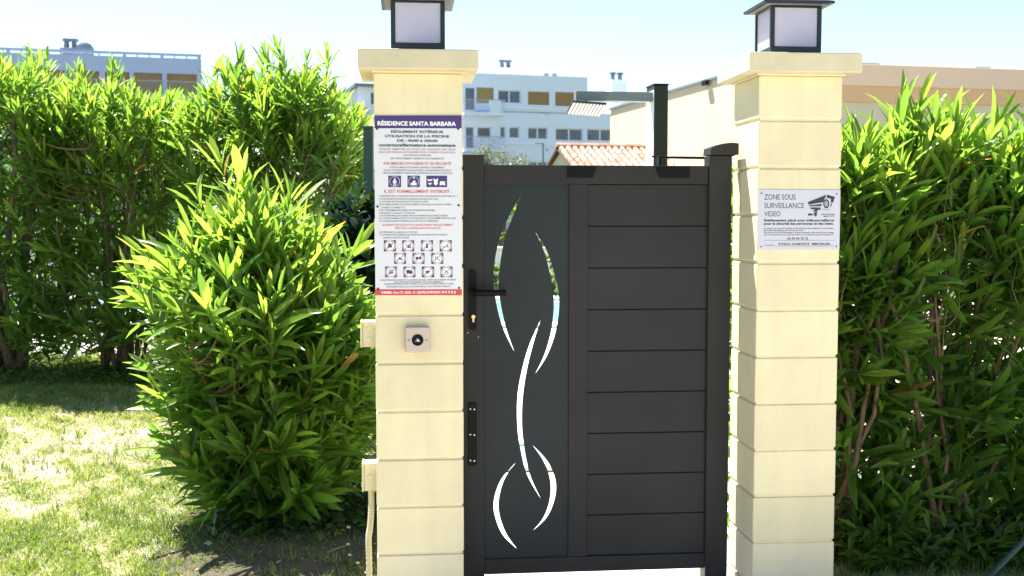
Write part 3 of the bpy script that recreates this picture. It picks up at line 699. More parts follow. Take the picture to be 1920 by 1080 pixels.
def fence_post():
    p = at(692, 404, 7.2); t = thing('fence_post', 'dark green square fence post standing behind the rules pillar', 'fence post', (p[0], p[1], -0.03))
    zt = float(at(692, 236, 7.2)[2]) + 0.03
    MB().box((-0.03, -0.03, 0), (0.03, 0.03, zt - 0.02), 0.003).build('post', 'fence_green', t)
    MB().box((-0.033, -0.033, zt - 0.0195), (0.033, 0.033, zt), 0.003).build('cap', 'fence_green', t)
fence_post()

# ------------------------------------------------------------------ buildings
def slab_with_holes(mb, x0, x1, z0, z1, holes, th):
    xs = sorted({x0, x1, *[h[0] for h in holes], *[h[2] for h in holes]}); zs = sorted({z0, z1, *[h[1] for h in holes], *[h[3] for h in holes]})
    def solid(i, j):
        if i < 0 or j < 0 or i >= len(xs) - 1 or j >= len(zs) - 1: return False
        cx, cz = (xs[i] + xs[i + 1]) / 2, (zs[j] + zs[j + 1]) / 2
        return not any(h[0] < cx < h[2] and h[1] < cz < h[3] for h in holes)
    for i in range(len(xs) - 1):
        for j in range(len(zs) - 1):
            if not solid(i, j): continue
            a, b, c, d = xs[i], xs[i + 1], zs[j], zs[j + 1]
            mb.poly([(a, 0, c), (b, 0, c), (b, 0, d), (a, 0, d)])
            if not solid(i - 1, j): mb.poly([(a, 0, c), (a, 0, d), (a, th, d), (a, th, c)])
            if not solid(i + 1, j): mb.poly([(b, 0, c), (b, th, c), (b, th, d), (b, 0, d)])
            if not solid(i, j - 1): mb.poly([(a, 0, c), (a, th, c), (b, th, c), (b, 0, c)])
            if not solid(i, j + 1): mb.poly([(a, 0, d), (b, 0, d), (b, th, d), (a, th, d)])
def window(t, h, th, panes=2, shutter=None):
    x0, z0, x1, z1 = h; e = 0.001; fr = 0.07
    mb = MB(); mb.box((x0 + e, th - 0.14, z0 + e), (x0 + fr, th - 0.06, z1 - e)); mb.box((x1 - fr, th - 0.14, z0 + e), (x1 - e, th - 0.06, z1 - e))
    mb.box((x0 + fr, th - 0.14, z0 + e), (x1 - fr, th - 0.06, z0 + fr)); mb.box((x0 + fr, th - 0.14, z1 - fr), (x1 - fr, th - 0.06, z1 - e))
    for k in range(1, panes):
        xm = x0 + (x1 - x0) * k / panes; mb.box((xm - 0.05, th - 0.145, z0 + fr), (xm + 0.05, th - 0.07, z1 - fr))
    w = mb.build('window', 'facade_trim', t)
    for k in range(panes):
        a = x0 + (x1 - x0) * k / panes; b = x0 + (x1 - x0) * (k + 1) / panes
        MB().box((a + fr * 0.9, th - 0.10, z0 + fr * 0.9), (b - fr * 0.9, th - 0.09, z1 - fr * 0.9)).build('pane', 'glass_dark', w)
    if shutter:
        mb = MB(); n = 14; dz = (z1 - z0 - 0.02) / n
        for i in range(n): mb.box((x0 + 0.02, th - 0.185, z0 + 0.01 + i * dz), (x1 - 0.02, th - 0.155, z0 + 0.01 + i * dz + dz * 0.94), 0.004)
        mb.build('shutter', shutter, w)
    MB().box((x0 - 0.1, -0.08, z0 - 0.1), (x1 + 0.1, -0.002, z0 - 0.002)).build('sill', 'facade_trim', w)
def balcony(t, x0, x1, zf, depth, h, n, front=None):
    b = MB().box((x0, -depth, zf - 0.22), (x1, -0.002, zf)).build('balcony', 'facade_trim', t)
    if front: MB().box((x0 + front[0], -depth, zf + 0.001), (x0 + front[1], -depth + 0.1, zf + h)).build('parapet', 'facade_white', b)
    mb = MB(); mb.box((x0, -depth, zf + h), (x1, -depth + 0.05, zf + h + 0.06)); mb.box((x0, -depth + 0.05, zf + h), (x0 + 0.05, -0.003, zf + h + 0.06)); mb.box((x1 - 0.05, -depth + 0.05, zf + h), (x1, -0.003, zf + h + 0.06))
    mb.build('handrail', 'railing', b)
    mb = MB()
    for i in range(n):
        x = x0 + 0.05 + (x1 - x0 - 0.1) * i / (n - 1); mb.box((x - 0.012, -depth + 0.012, zf + 0.001), (x + 0.012, -depth + 0.036, zf + h - 0.001))
    mb.build('balusters', 'railing', b)
def chimney(t, x0, x1, y0, y1, z0, z1, pots, m='facade_white'):
    c = MB().box((x0, y0, z0), (x1, y1, z1), 0.02).build('chimney', m, t)
    MB().box((x0 - 0.12, y0 - 0.12, z1 + 0.001), (x1 + 0.12, y1 + 0.12, z1 + 0.12), 0.01).build('chimney_slab', m, c)
    for k in range(pots):
        x = x0 + (x1 - x0) * (k + 0.5) / pots; ym = (y0 + y1) / 2
        MB().cyl((x, ym, z1 + 0.121), (x, ym, z1 + 0.6), 0.2, 0.17, 12).cyl((x, ym, z1 + 0.64), (x, ym, z1 + 0.82), 0.3, 0.28, 12).cyl((x, ym, z1 + 0.55), (x, ym, z1 + 0.7), 0.1, 0.1, 8).build('chimney_pot', 'chimney_pot', c)

def central_block():
    pl = Plane(868, 90, R(17)); t = thing('apartment_block', 'white apartment block with tan shutters behind the olive tree', 'apartment block', tuple(pl.o), pl.yaw, 'apartment blocks beyond the pool')
    S = lambda px, py: pl.sz(px, py); th = 0.3
    def hole(x0, y0, x1, y1):
        a = S(x0, (y0 + y1) / 2)[0]; b = S(x1, (y0 + y1) / 2)[0]; z1 = S((x0 + x1) / 2, y0)[1]; z0 = S((x0 + x1) / 2, y1)[1]; return (a, z0, b, z1)
    up = [hole(872, 163, 892, 209), hole(893.5, 164, 926, 194), hole(934, 169, 977, 193.5), hole(990, 172, 1030, 197), hole(1041, 173, 1091, 199.5)]
    lo = [hole(873, 237, 890, 279), hole(895, 238, 921, 259), hole(938, 237, 948, 259), hole(955, 238, 974, 259), hole(990, 239, 1027, 261), hole(1042, 241, 1093, 264), hole(1101, 242, 1151, 264.5), hole(1160, 243, 1185, 265)]
    l3 = [hole(895, 302, 921, 324), hole(955, 302, 974, 324), hole(990, 303, 1027, 325), hole(1042, 304, 1093, 327), hole(1101, 305, 1151, 328), hole(1160, 306, 1185, 329)]
    l3 = [(a, b - 0.05, c, d) for a, b, c, d in l3]
    xl = S(862, 200)[0]; xr = S(1101.5, 180)[0]; xr2 = S(1230, 260)[0]
    zt = S(1000, 141)[1]; zm = S(1130, 213)[1]
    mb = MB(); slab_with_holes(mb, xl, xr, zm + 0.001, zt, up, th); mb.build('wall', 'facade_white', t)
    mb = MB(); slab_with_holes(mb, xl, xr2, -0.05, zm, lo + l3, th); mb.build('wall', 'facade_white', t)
    MB().box((xl + 0.01, th + 0.001, zm), (xr - 0.01, 11, zt - 0.01)).build('wall', 'facade_white', t)
    MB().box((xl + 0.01, th + 0.001, -0.05), (xr2 - 0.01, 12, zm - 0.01)).build('wall', 'facade_white', t)
    for h, k in zip(up, (1, 1, 2, 1, 1)): window(t, h, th, k, {1: 'shutter_ochre', 3: 'shutter_tan', 4: 'shutter_tan'}.get(up.index(h)))
    for h, k in zip(lo + l3, (1, 1, 1, 1, 2, 2, 2, 1, 1, 1, 2, 2, 2, 1)): window(t, h, th, k)
    # string courses under the windows
    for z in (S(1000, 199)[1] - 0.12, S(1000, 266)[1] - 0.1): MB().box((S(944, 200)[0], -0.12, z - 0.16), ((xr if z > zm else xr2), -0.002, z)).build('string_course', 'facade_trim', t)
    for py, ph in ((213, 22), (281, 18)):
        zf = S(890, py)[1]; balcony(t, xl, S(939, 200)[0], zf, 1.3, 0.95, 26, (2.1, 3.0) if py < 250 else None)
    # roof terrace rail
    mb = MB(); z0 = zm
    mb.box((xr + 0.01, 0.05, z0 + 0.9), (xr2, 0.11, z0 + 0.96))
    for i in range(12): x = xr + 0.1 + (xr2 - xr - 0.2) * i / 11; mb.box((x - 0.02, 0.06, z0 + 0.001), (x + 0.02, 0.10, z0 + 0.899))
    mb.build('terrace_rail', 'facade_trim', t)
    a, b = S(952, 120)[0], S(977, 120)[0]; chimney(t, a, b, 2, 3.2, zt - 0.05, S(960, 124)[1], 2)
    a, b = S(1169, 150)[0], S(1197, 150)[0]; chimney(t, a, b, 2.5, 3.9, zm - 0.05, S(1180, 146)[1], 2)
    for px in (895, 1039, 1055): x = S(px, 140)[0]; MB().cyl((x, 2, zt - 0.02), (x, 2, zt + 0.45), 0.22, n=10).build('vent', 'chimney_pot', t)
    for px, py in ((1025, 213), (1025.5, 281), (920, 215)): x, z = S(px, py); MB().cyl((x, -0.06, z), (x, -0.001, z), 0.12, n=10).build('vent', 'facade_grey', t)
central_block()

def wing_block():
    pl = Plane(660, 84, R(17)); t = thing('stair_wing', 'narrow white end wing with a square balcony beside the pool rules pillar', 'apartment block', tuple(pl.o), pl.yaw, 'apartment blocks beyond the pool')
    S = lambda px, py: pl.sz(px, py)
    x0, x1 = S(672, 200)[0], S(835, 200)[0]; zt = S(690, 163)[1]; th = 0.3
    hs = [(x0 + 0.9, S(690, 196)[1], x0 + 1.7, S(690, 172)[1]), (x0 + 0.9, S(690, 262)[1], x0 + 1.7, S(690, 238)[1])]
    mb = MB(); slab_with_holes(mb, x0, x1, -0.05, zt, hs, th); mb.build('wall', 'facade_trim', t)
    MB().box((x0 + 0.01, th + 0.001, -0.05), (x1 - 0.01, 9, zt - 0.01)).build('wall', 'facade_trim', t)
    for h in hs: window(t, h, th, 1)
    zf = S(670, 234)[1]; zp = S(670, 203)[1]
    b = MB().box((S(654, 220)[0], -1.4, zf), (S(687, 220)[0], -0.002, zp), 0.02).build('balcony', 'facade_grey', t)
    MB().box((S(652, 220)[0], -1.45, zf - 0.25), (S(688, 220)[0], -0.003, zf - 0.001)).build('balcony_slab', 'facade_trim', b)
    MB().box((x0 - 0.35, -0.5, zt + 0.001), (x1 + 0.2, 9, zt + 0.2)).build('roof', 'roof_metal', t)
wing_block()

def left_block():
    pl = Plane(378, 80, R(15)); t = thing('apartment_block', 'blue-grey apartment block with rooftop railing rising over the hedge', 'apartment block', tuple(pl.o), pl.yaw, 'apartment blocks beyond the pool')
    S = lambda px, py: pl.sz(px, py); th = 0.35
    def hole(x0, y0, x1, y1):
        a = S(x0, (y0 + y1) / 2)[0]; b = S(x1, (y0 + y1) / 2)[0]; z1 = S((x0 + x1) / 2, y0)[1]; z0 = S((x0 + x1) / 2, y1)[1]; return (a, z0, b, z1)
    zt = S(300, 108)[1]
    ztw = S(340, 138.5)[1]; zbw = S(340, 182)[1]
    hs = []
    for x0, x1 in ((313, 369), (251, 304), (197, 243), (134, 186), (70, 122), (8, 60), (-60, -2)):
        hs.append((S(x0, 150)[0], zbw, S(x1, 150)[0], ztw))
    low = [(a, zbw - 2.9, c, ztw - 2.9) for a, _, c, _ in hs]
    xl = S(-140, 150)[0]; xr = S(378, 150)[0]
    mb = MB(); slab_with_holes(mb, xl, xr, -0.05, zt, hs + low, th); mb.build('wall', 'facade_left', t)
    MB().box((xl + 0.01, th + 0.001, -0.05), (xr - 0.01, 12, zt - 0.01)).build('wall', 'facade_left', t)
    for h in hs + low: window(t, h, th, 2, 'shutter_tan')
    for zf in (S(340, 183)[1], S(340, 183)[1] - 2.9): balcony(t, xl, xr - 0.2, zf, 1.2, 0.95, 120)
    # rooftop guard rail
    zr = S(340, 100.5)[1]; mb = MB(); mb.box((xl, 0.02, zr - 0.18), (xr, 0.22, zr))
    g = mb.build('roof_rail', 'facade_left', t)
    n = 22
    for i in range(n):
        x = xl + 0.15 + (xr - xl - 0.3) * i / (n - 1); w = 0.22 if i % 3 == 0 else 0.09
        MB().box((x - w / 2, 0.04, zt + 0.001), (x + w / 2, 0.20, zr - 0.181)).build('rail_post', 'facade_left', g)
    a, b = S(109, 90)[0], S(139, 90)[0]; chimney(t, a, b, 2, 3.2, zt - 0.05, S(124, 85)[1], 2, 'chimney_pot')
    x, z = S(154, 90)
    d = MB()
    rings = []
    for k in range(5):
        r = 0.16 * k; rings.append([d.bm.verts.new((x + r * math.cos(a) if k else x, 1.5 + 0.22 * (k / 4) ** 2, z + r * math.sin(a) if k else z)) for a in [2 * math.pi * i / 20 for i in range(20)]] if k else [d.bm.verts.new((x, 1.5, z))])
    for i in range(20): d.bm.faces.new([rings[0][0], rings[1][i], rings[1][(i + 1) % 20]])
    for k in range(1, 4):
        for i in range(20): d.bm.faces.new([rings[k][i], rings[k + 1][i], rings[k + 1][(i + 1) % 20], rings[k][(i + 1) % 20]])
    d.build('satellite_dish', 'chimney_pot', t)
    MB().cyl((x, 1.45, zt - 0.02), (x, 1.45, z), 0.04, n=8).build('dish_mast', 'chimney_pot', t)
left_block()

def cream_house():
    yaw = R(13); pl = Plane(1445, 25, yaw)
    t = thing('cream_house', 'flat roofed house with sunlit cream side wall and shaded peach front', 'house', tuple(pl.o), yaw)
    zt = pl.sz(1600, 119)[1]; xr = 13.0
    zb = pl.sz(1590, 160)[1]; zo = pl.sz(1590, 190)[1]
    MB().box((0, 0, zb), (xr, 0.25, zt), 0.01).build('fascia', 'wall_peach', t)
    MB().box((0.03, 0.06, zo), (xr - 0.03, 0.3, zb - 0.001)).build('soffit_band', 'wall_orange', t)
    MB().box((0.02, 0.12, -0.05), (xr - 0.02, 0.35, zo - 0.001)).build('front_wall', 'wall_cream', t)
    MB().box((0.0, 0.3505, -0.05), (xr - 0.01, 11.5, zt - 0.03)).build('side_wall', 'wall_cream', t)
    MB().box((-0.06, 0.26, zt - 0.029), (xr, 11.6, zt + 0.03)).build('roof', 'roof_metal', t)
    for px0, px1 in ((1560, 1673), (1856, 1884)):
        a, b = pl.sz(px0, 118)[0], pl.sz(px1, 120)[0]; MB().box((a, 0.5, zt + 0.031), (b, 2.2, zt + 0.10), 0.01).build('skylight', 'roof_metal', t)
    MB().box((-0.14, 3.4, zt - 0.14), (-0.061, 3.7, zt - 0.02), 0.01).build('gutter_end', 'black_metal', t)
    for a, b in ((1.2, 2.6), (4.2, 5.8), (8, 9.4)): 
        w = MB().box((a, 0.05, 1.0), (b, 0.119, 2.2)).build('window', 'facade_trim', t)
        MB().box((a + 0.08, 0.03, 1.08), (b - 0.08, 0.049, 2.12)).build('pane', 'glass_dark', w)
cream_house()

def pool_house():
    yaw = R(13); Y = 31.0; p = at(1043, 404, Y)
    t = thing('pool_house', 'small pool house with pale terracotta barrel tile roof above the gate', 'pool house', (p[0], p[1], 0), yaw)
    zr = float(at(1043, 276, Y)[2]); L = 5.2; run = 3.2; sl = math.tan(R(22)); ze = zr - run * sl
    # gable walls and long walls
    mb = MB(); mb.prism([(-run + 0.25, -0.05), (run - 0.25, -0.05), (run - 0.25, ze + 0.10), (0, zr - 0.12), (-run + 0.25, ze + 0.10)], 0, 0.12, L - 0.12)
    mb.build('wall', 'wall_cream', t)
    for s in (-1, 1):
        mb = MB(); mb.prism([(0, zr - 0.06), (s * run, ze - 0.06), (s * run, ze - 0.0), (0, zr - 0.0)], 0, 0, L); mb.build('roof_deck', 'roof_shadow', t)
    # barrel tiles, each its own piece, sharing one mesh per tint
    ln = 0.42; r = 0.088; tm = []
    for m in ('tile_terracotta', 'tile_pale', 'tile_red', 'tile_pale'):
        bm = bmesh.new(); n = 7; ra = []; rb = []
        for k in range(n):
            a = math.pi * k / (n - 1)
            ra.append(bm.verts.new((r * math.cos(a), 0, r * 0.85 * math.sin(a)))); rb.append(bm.verts.new((0.82 * r * math.cos(a), ln, 0.82 * r * 0.85 * math.sin(a))))
        rc = [bm.verts.new((v.co.x * 0.84, 0, v.co.z * 0.84 - 0.0)) for v in ra]
        for k in range(n - 1): bm.faces.new([ra[k], ra[k + 1], rb[k + 1], rb[k]]); bm.faces.new([ra[k], rc[k], rc[k + 1], ra[k + 1]])
        tm.append(from_bm('tile', bm, m))
    pitch = 0.192; ncol = int(L / pitch); exp = 0.34; slope = math.hypot(1, sl); nrow = int(run * slope / exp)
    ang = math.atan(sl)
    for j in range(min(nrow, 10)):
        d = (j + 1) * exp / slope
        for i in range(ncol):
            o = link('tile', tm[0 if random.random() < 0.3 else (2 if random.random() < 0.12 else 1)], t)
            o.location = (0.1 + i * pitch, -d, zr - d * sl + 0.02 + random.uniform(-0.004, 0.004)); o.rotation_euler = (ang, 0, random.uniform(-0.02, 0.02))
    for i in range(int(L / 0.4)):
        bm = bmesh.new(); n = 8; A = []; B = []
        for k in range(n):
            a = math.pi * k / (n - 1); A.append(bm.verts.new((0, 0.16 * math.cos(a), 0.13 * math.sin(a)))); B.append(bm.verts.new((0.43, 0.14 * math.cos(a), 0.115 * math.sin(a))))
        for k in range(n - 1): bm.faces.new([A[k], A[k + 1], B[k + 1], B[k]])
        bm.faces.new(A)
        o = link('ridge_tile', from_bm('ridge_tile', bm, 'tile_red' if i % 2 else 'tile_terracotta'), t); o.location = (i * 0.4 - 0.02, 0, zr + 0.0)
pool_house()

def lamp():
    p = at(1018, 404, 60); zt = float(at(1018, 269, 60)[2])
    t = thing('street_lamp', 'thin dark street lamp with one short arm before the white block', 'street lamp', (p[0], p[1], 0))
    MB().tube([(0, 0, -0.05), (0, 0, 2.5), (0, 0, zt)], [0.07, 0.055, 0.045], 8).build('pole', 'chimney_pot', t)
    MB().box((-0.42, -0.08, zt - 0.02), (0.05, 0.08, zt + 0.05), 0.02).build('lamp_head', 'chimney_pot', t)
lamp()

# ------------------------------------------------------------------ foliage
LT_V = np.array([[0, 0, 0], [-.36, .24, .03], [0, .25, 0], [.36, .24, .03], [-.5, .55, .035], [0, .56, 0.0], [.5, .55, .035], [-.38, .80, .025], [0, .81, -.005], [.38, .80, .025], [0, 1, -.02]])
LT_F = np.array([[0, 2, 1], [0, 3, 2], [1, 2, 5], [1, 5, 4], [2, 3, 6], [2, 6, 5], [4, 5, 8], [4, 8, 7], [5, 6, 9], [5, 9, 8], [7, 8, 10], [8, 9, 10]])
SM_V = np.array([[0, 0, 0], [-.5, .45, .05], [0, .5, 0], [.5, .45, .05], [0, 1, -.03]])
SM_F = np.array([[0, 2, 1], [0, 3, 2], [1, 2, 4], [2, 3, 4]])
def norm(a): return a / np.maximum(np.linalg.norm(a, axis=-1, keepdims=True), 1e-9)
def raw_mesh(name, V, Fc, m, age=None, smooth=True):
    me = bpy.data.meshes.new(name); nv, nf = len(V), len(Fc)
    me.vertices.add(nv); me.vertices.foreach_set('co', np.ascontiguousarray(V, np.float32).ravel())
    k = Fc.shape[1]
    me.loops.add(nf * k); me.loops.foreach_set('vertex_index', np.ascontiguousarray(Fc, np.int32).ravel())
    me.polygons.add(nf); me.polygons.foreach_set('loop_start', np.arange(0, nf * k, k, dtype=np.int32))
    me.update(calc_edges=True)
    if smooth: me.polygons.foreach_set('use_smooth', np.ones(nf, bool))
    if age is not None:
        at_ = me.attributes.new('age', 'FLOAT', 'POINT'); at_.data.foreach_set('value', np.ascontiguousarray(age, np.float32))
    me.materials.append(M[m]); return me
def instance(P, D, N, L, Wd, TV, TF, bend=None):
    """copies of a leaf template: base P, direction D, face normal N, length L, width Wd"""
    D = norm(D); N = norm(N - (N * D).sum(-1, keepdims=True) * D); S = np.cross(D, N)
    T = np.broadcast_to(TV, (len(P),) + TV.shape).copy()
    if bend is not None: T[:, :, 2] -= bend[:, None] * TV[None, :, 1] ** 2
    V = P[:, None, :] + S[:, None, :] * (T[:, :, 0:1] * Wd[:, None, None]) + D[:, None, :] * (T[:, :, 1:2] * L[:, None, None]) + N[:, None, :] * (T[:, :, 2:3] * L[:, None, None])
    Fc = TF[None] + (np.arange(len(P)) * len(TV))[:, None, None]
    return V.reshape(-1, 3), Fc.reshape(-1, 3), S
def tubes(paths, r0, r1, sides=4):
    """many thin tubes: paths (n, k, 3)"""
    n, k, _ = paths.shape
    d = np.gradient(paths, axis=1); d = norm(d)
    a = norm(np.cross(d, np.array([0.31, 0.77, 0.55]))); b = np.cross(d, a)
    rr = r0[:, None] + (r1 - r0)[:, None] * np.linspace(0, 1, k)[None]
    ang = 2 * np.pi * np.arange(sides) / sides
    V = paths[:, :, None, :] + rr[:, :, None, None] * (a[:, :, None, :] * np.cos(ang)[None, None, :, None] + b[:, :, None, :] * np.sin(ang)[None, None, :, None])
    idx = np.arange(n * k * sides).reshape(n, k, sides); nx = np.roll(idx, -1, axis=2)
    Fc = np.stack([idx[:, :-1], nx[:, :-1], nx[:, 1:], idx[:, 1:]], -1).reshape(-1, 4)
    return V.reshape(-1, 3), Fc
def project(P):
    q = P - CAM; xc = q[:, 0]; yc = q[:, 1] * math.sin(PITCH) + q[:, 2] * math.cos(PITCH); zc = q[:, 1] * math.cos(PITCH) - q[:, 2] * math.sin(PITCH)
    zc = np.maximum(zc, 0.01); return 960 + F * xc / zc, 540 - F * yc / zc, zc
LEAFBANK = {}
def leaf_bank(m, age, bend):
    key = (m, int(round(age * 12)), int(round(bend * 5)))
    if key not in LEAFBANK:
        T = LT_V.copy(); T[:, 2] -= key[2] / 5 * LT_V[:, 1] ** 2
        LEAFBANK[key] = raw_mesh('leaf', T, LT_F, m, np.full(len(T), key[1] / 12))
    return LEAFBANK[key]
def make_stems(base, n, spread, tops, rng, rad=(0.016, 0.03), lean=0.2):
    out = []
    for k in range(n):
        a = rng.uniform(0, 2 * np.pi); rr = spread * math.sqrt(rng.uniform(0.05, 1))
        b = np.array([base[0] + rr * math.cos(a), base[1] + rr * math.sin(a) * 0.7, base[2] - 0.03]); tp = tops[rng.integers(len(tops))]
        tp = b + (tp - b) * rng.uniform(0.8, 0.97)
        ts = np.linspace(0, 1, 7); path = b[None] + (tp - b)[None] * np.stack([ts ** 1.08, ts ** 1.08, ts], -1)
        path[1:] += rng.normal(0, 0.022, (6, 3)) * np.array([1, 1, 0.3]); out.append((path, rng.uniform(*rad)))
    return out
def shrub(name, label, group, base, tips, dirs, stems, rng, leafm='oleander_leaf', L=(0.11, 0.19), aspect=0.145, whorls=8, inter=0.028, per=3, young=None,
          objects=300, bark='bark', loc=None, open0=14, open1=64, sparse=None, cat='oleander', red=0.0, dead=0.012):
    loc = np.array(base, float)
    t = thing(name, label, cat, tuple(loc), 0, group)
    n = len(tips); dirs = norm(dirs)
    young = np.full(n, 0.5) if young is None else young
    # stems, each its own part
    allp = []
    for path, r in stems:
        mb = MB(); k = len(path); mb.tube([tuple(p - loc) for p in path], [r * (1 - 0.62 * i / (k - 1)) for i in range(k)], 7).build('stem', bark, t, smooth=True)
        ts = np.linspace(0, 1, 25); xi = np.arange(k) / (k - 1)
        allp.append(np.stack([np.interp(ts, xi, path[:, c]) for c in range(3)], -1))
    SP = np.concatenate(allp)
    nw = whorls
    ln = nw * inter
    root = tips - dirs * ln * 1.15
    # each shoot joins the stem point that lies below it and closest
    j = np.empty(n, int)
    for i in range(n):
        d = np.linalg.norm((SP - root[i]) * np.array([1, 1, 0.8]), axis=1) + np.where(SP[:, 2] > root[i, 2] - 0.05, 0.6, 0) + rng.uniform(0, 0.12, len(SP)); j[i] = d.argmin()
    q = SP[j]; ts = np.linspace(0, 1, 5)[None, :, None]
    bow = q[:, None] * (1 - ts) + root[:, None] * ts; bow[:, 1:4, 2] += (np.sin(np.linspace(0, np.pi, 5)[1:4]) * -0.03)[None]
    paths = np.concatenate([bow, (root + dirs * ln * 0.55)[:, None], tips[:, None] - dirs[:, None] * 0.01], 1)
    V, Fc = tubes(paths - loc, np.full(n, 0.0052), np.full(n, 0.0016), 4)
    tag(link('twigs', raw_mesh('twigs', V, Fc, 'twig')), kind='stuff').parent = t; bpy.context.view_layer.objects.active = None
    # leaves in whorls
    tt = np.linspace(0, 1, nw)                       # 0 tip .. 1 oldest
    I = np.repeat(np.arange(n), nw * per); wi = np.tile(np.repeat(np.arange(nw), per), n); pi = np.tile(np.arange(per), n * nw)
    t01 = tt[wi]
    keep = rng.uniform(size=len(I)) > 0.10 + 0.25 * t01
    if sparse is not None: keep &= rng.uniform(size=len(I)) > sparse[I]
    I, wi, pi, t01 = I[keep], wi[keep], pi[keep], t01[keep]; m = len(I)
    ax = dirs[I]; a0 = norm(np.cross(ax, np.array([0.21, 0.33, 0.92]) + rng.normal(0, 0.01, (m, 3)))); b0 = np.cross(ax, a0)
    ph = pi * 2 * np.pi / per + wi * np.pi / per + rng.normal(0, 0.25, m)
    rad = a0 * np.cos(ph)[:, None] + b0 * np.sin(ph)[:, None]
    op = np.radians(open0 + (open1 - open0) * t01 ** 0.8 + rng.normal(0, 7, m))
    D = ax * np.cos(op)[:, None] + rad * np.sin(op)[:, None]
    D[:, 2] += -0.04 * t01 + rng.normal(0, 0.05, m); D = norm(D)
    N = ax * np.sin(op)[:, None] - rad * np.cos(op)[:, None] + rng.normal(0, 0.18, (m, 3))
    P = tips[I] - ax * (t01 * ln)[:, None]
    Ls = rng.uniform(L[0], L[1], m) * (0.74 + 0.42 * np.minimum(1, t01 * 2.2 + 0.25)) * rng.choice([0.7, 0.95, 1.0, 1.05], m)
    Wd = Ls * aspect * rng.uniform(0.72, 1.25, m)
    bend = np.clip(rng.normal(0.03, 0.07, m) + 0.07 * t01 + (rng.uniform(size=m) < 0.06) * 0.3, -0.12, 0.5)
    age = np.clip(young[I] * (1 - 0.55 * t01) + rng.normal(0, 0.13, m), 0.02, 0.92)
    if red > 0:
        rs = rng.uniform(size=n) < red; age = np.where(rs[I] & (t01 < 0.5), rng.uniform(0.92, 1, m), np.minimum(age, 0.84))
    else: age = np.where(rng.uniform(size=m) < dead * (0.3 + t01), rng.uniform(0.955, 1.0, m), age)
    # the leaves that show largest become pieces of their own
    mask = np.zeros(m, bool)
    if objects:
        mid = P + D * (Ls * 0.55)[:, None]; px, py, zc = project(mid)
        nd = norm(N); vw = norm(mid - CAM)
        size = Ls * Wd / zc ** 2 * (0.25 + np.abs((nd * vw).sum(-1)))
        inside = (px > 0) & (px < 1920) & (py > 0) & (py < 1080)
        cell = (px // 12).astype(int) * 4000 + (py // 12).astype(int)
        order = np.argsort(zc); seen = set(); front = []
        for i in order:
            if not inside[i]: continue
            c = cell[i]
            if c in seen: continue
            seen.add(c); front.append(i)
        front = np.array(front, int)
        pick = front[np.argsort(-size[front])][:objects] if len(front) else front
        mask[pick] = True
        Dn = norm(D[pick]); Nn = norm(N[pick] - (N[pick] * Dn).sum(-1, keepdims=True) * Dn); Sn = np.cross(Dn, Nn)
        for a, i in enumerate(pick):
            o = bpy.data.objects.new('leaf', leaf_bank(leafm, age[i], bend[i])); COL.objects.link(o); o.parent = t
            mt = Matrix.Identity(4); p = P[i] - loc
            for r_ in range(3):
                mt[r_][0] = Sn[a, r_] * Wd[i]; mt[r_][1] = Dn[a, r_] * Ls[i]; mt[r_][2] = Nn[a, r_] * Ls[i]; mt[r_][3] = p[r_]
            o.matrix_basis = mt
    k = ~mask
    V, Fc, _ = instance(P[k] - loc, D[k], N[k], Ls[k], Wd[k], LT_V, LT_F, bend[k])
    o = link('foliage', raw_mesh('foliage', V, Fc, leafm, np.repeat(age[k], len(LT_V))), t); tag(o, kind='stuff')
    return t

def rnd_dirs(rng, n, up, spread):
    d = rng.normal(0, spread, (n, 3)); d[:, 2] = up + rng.normal(0, 0.12, n); return norm(d)

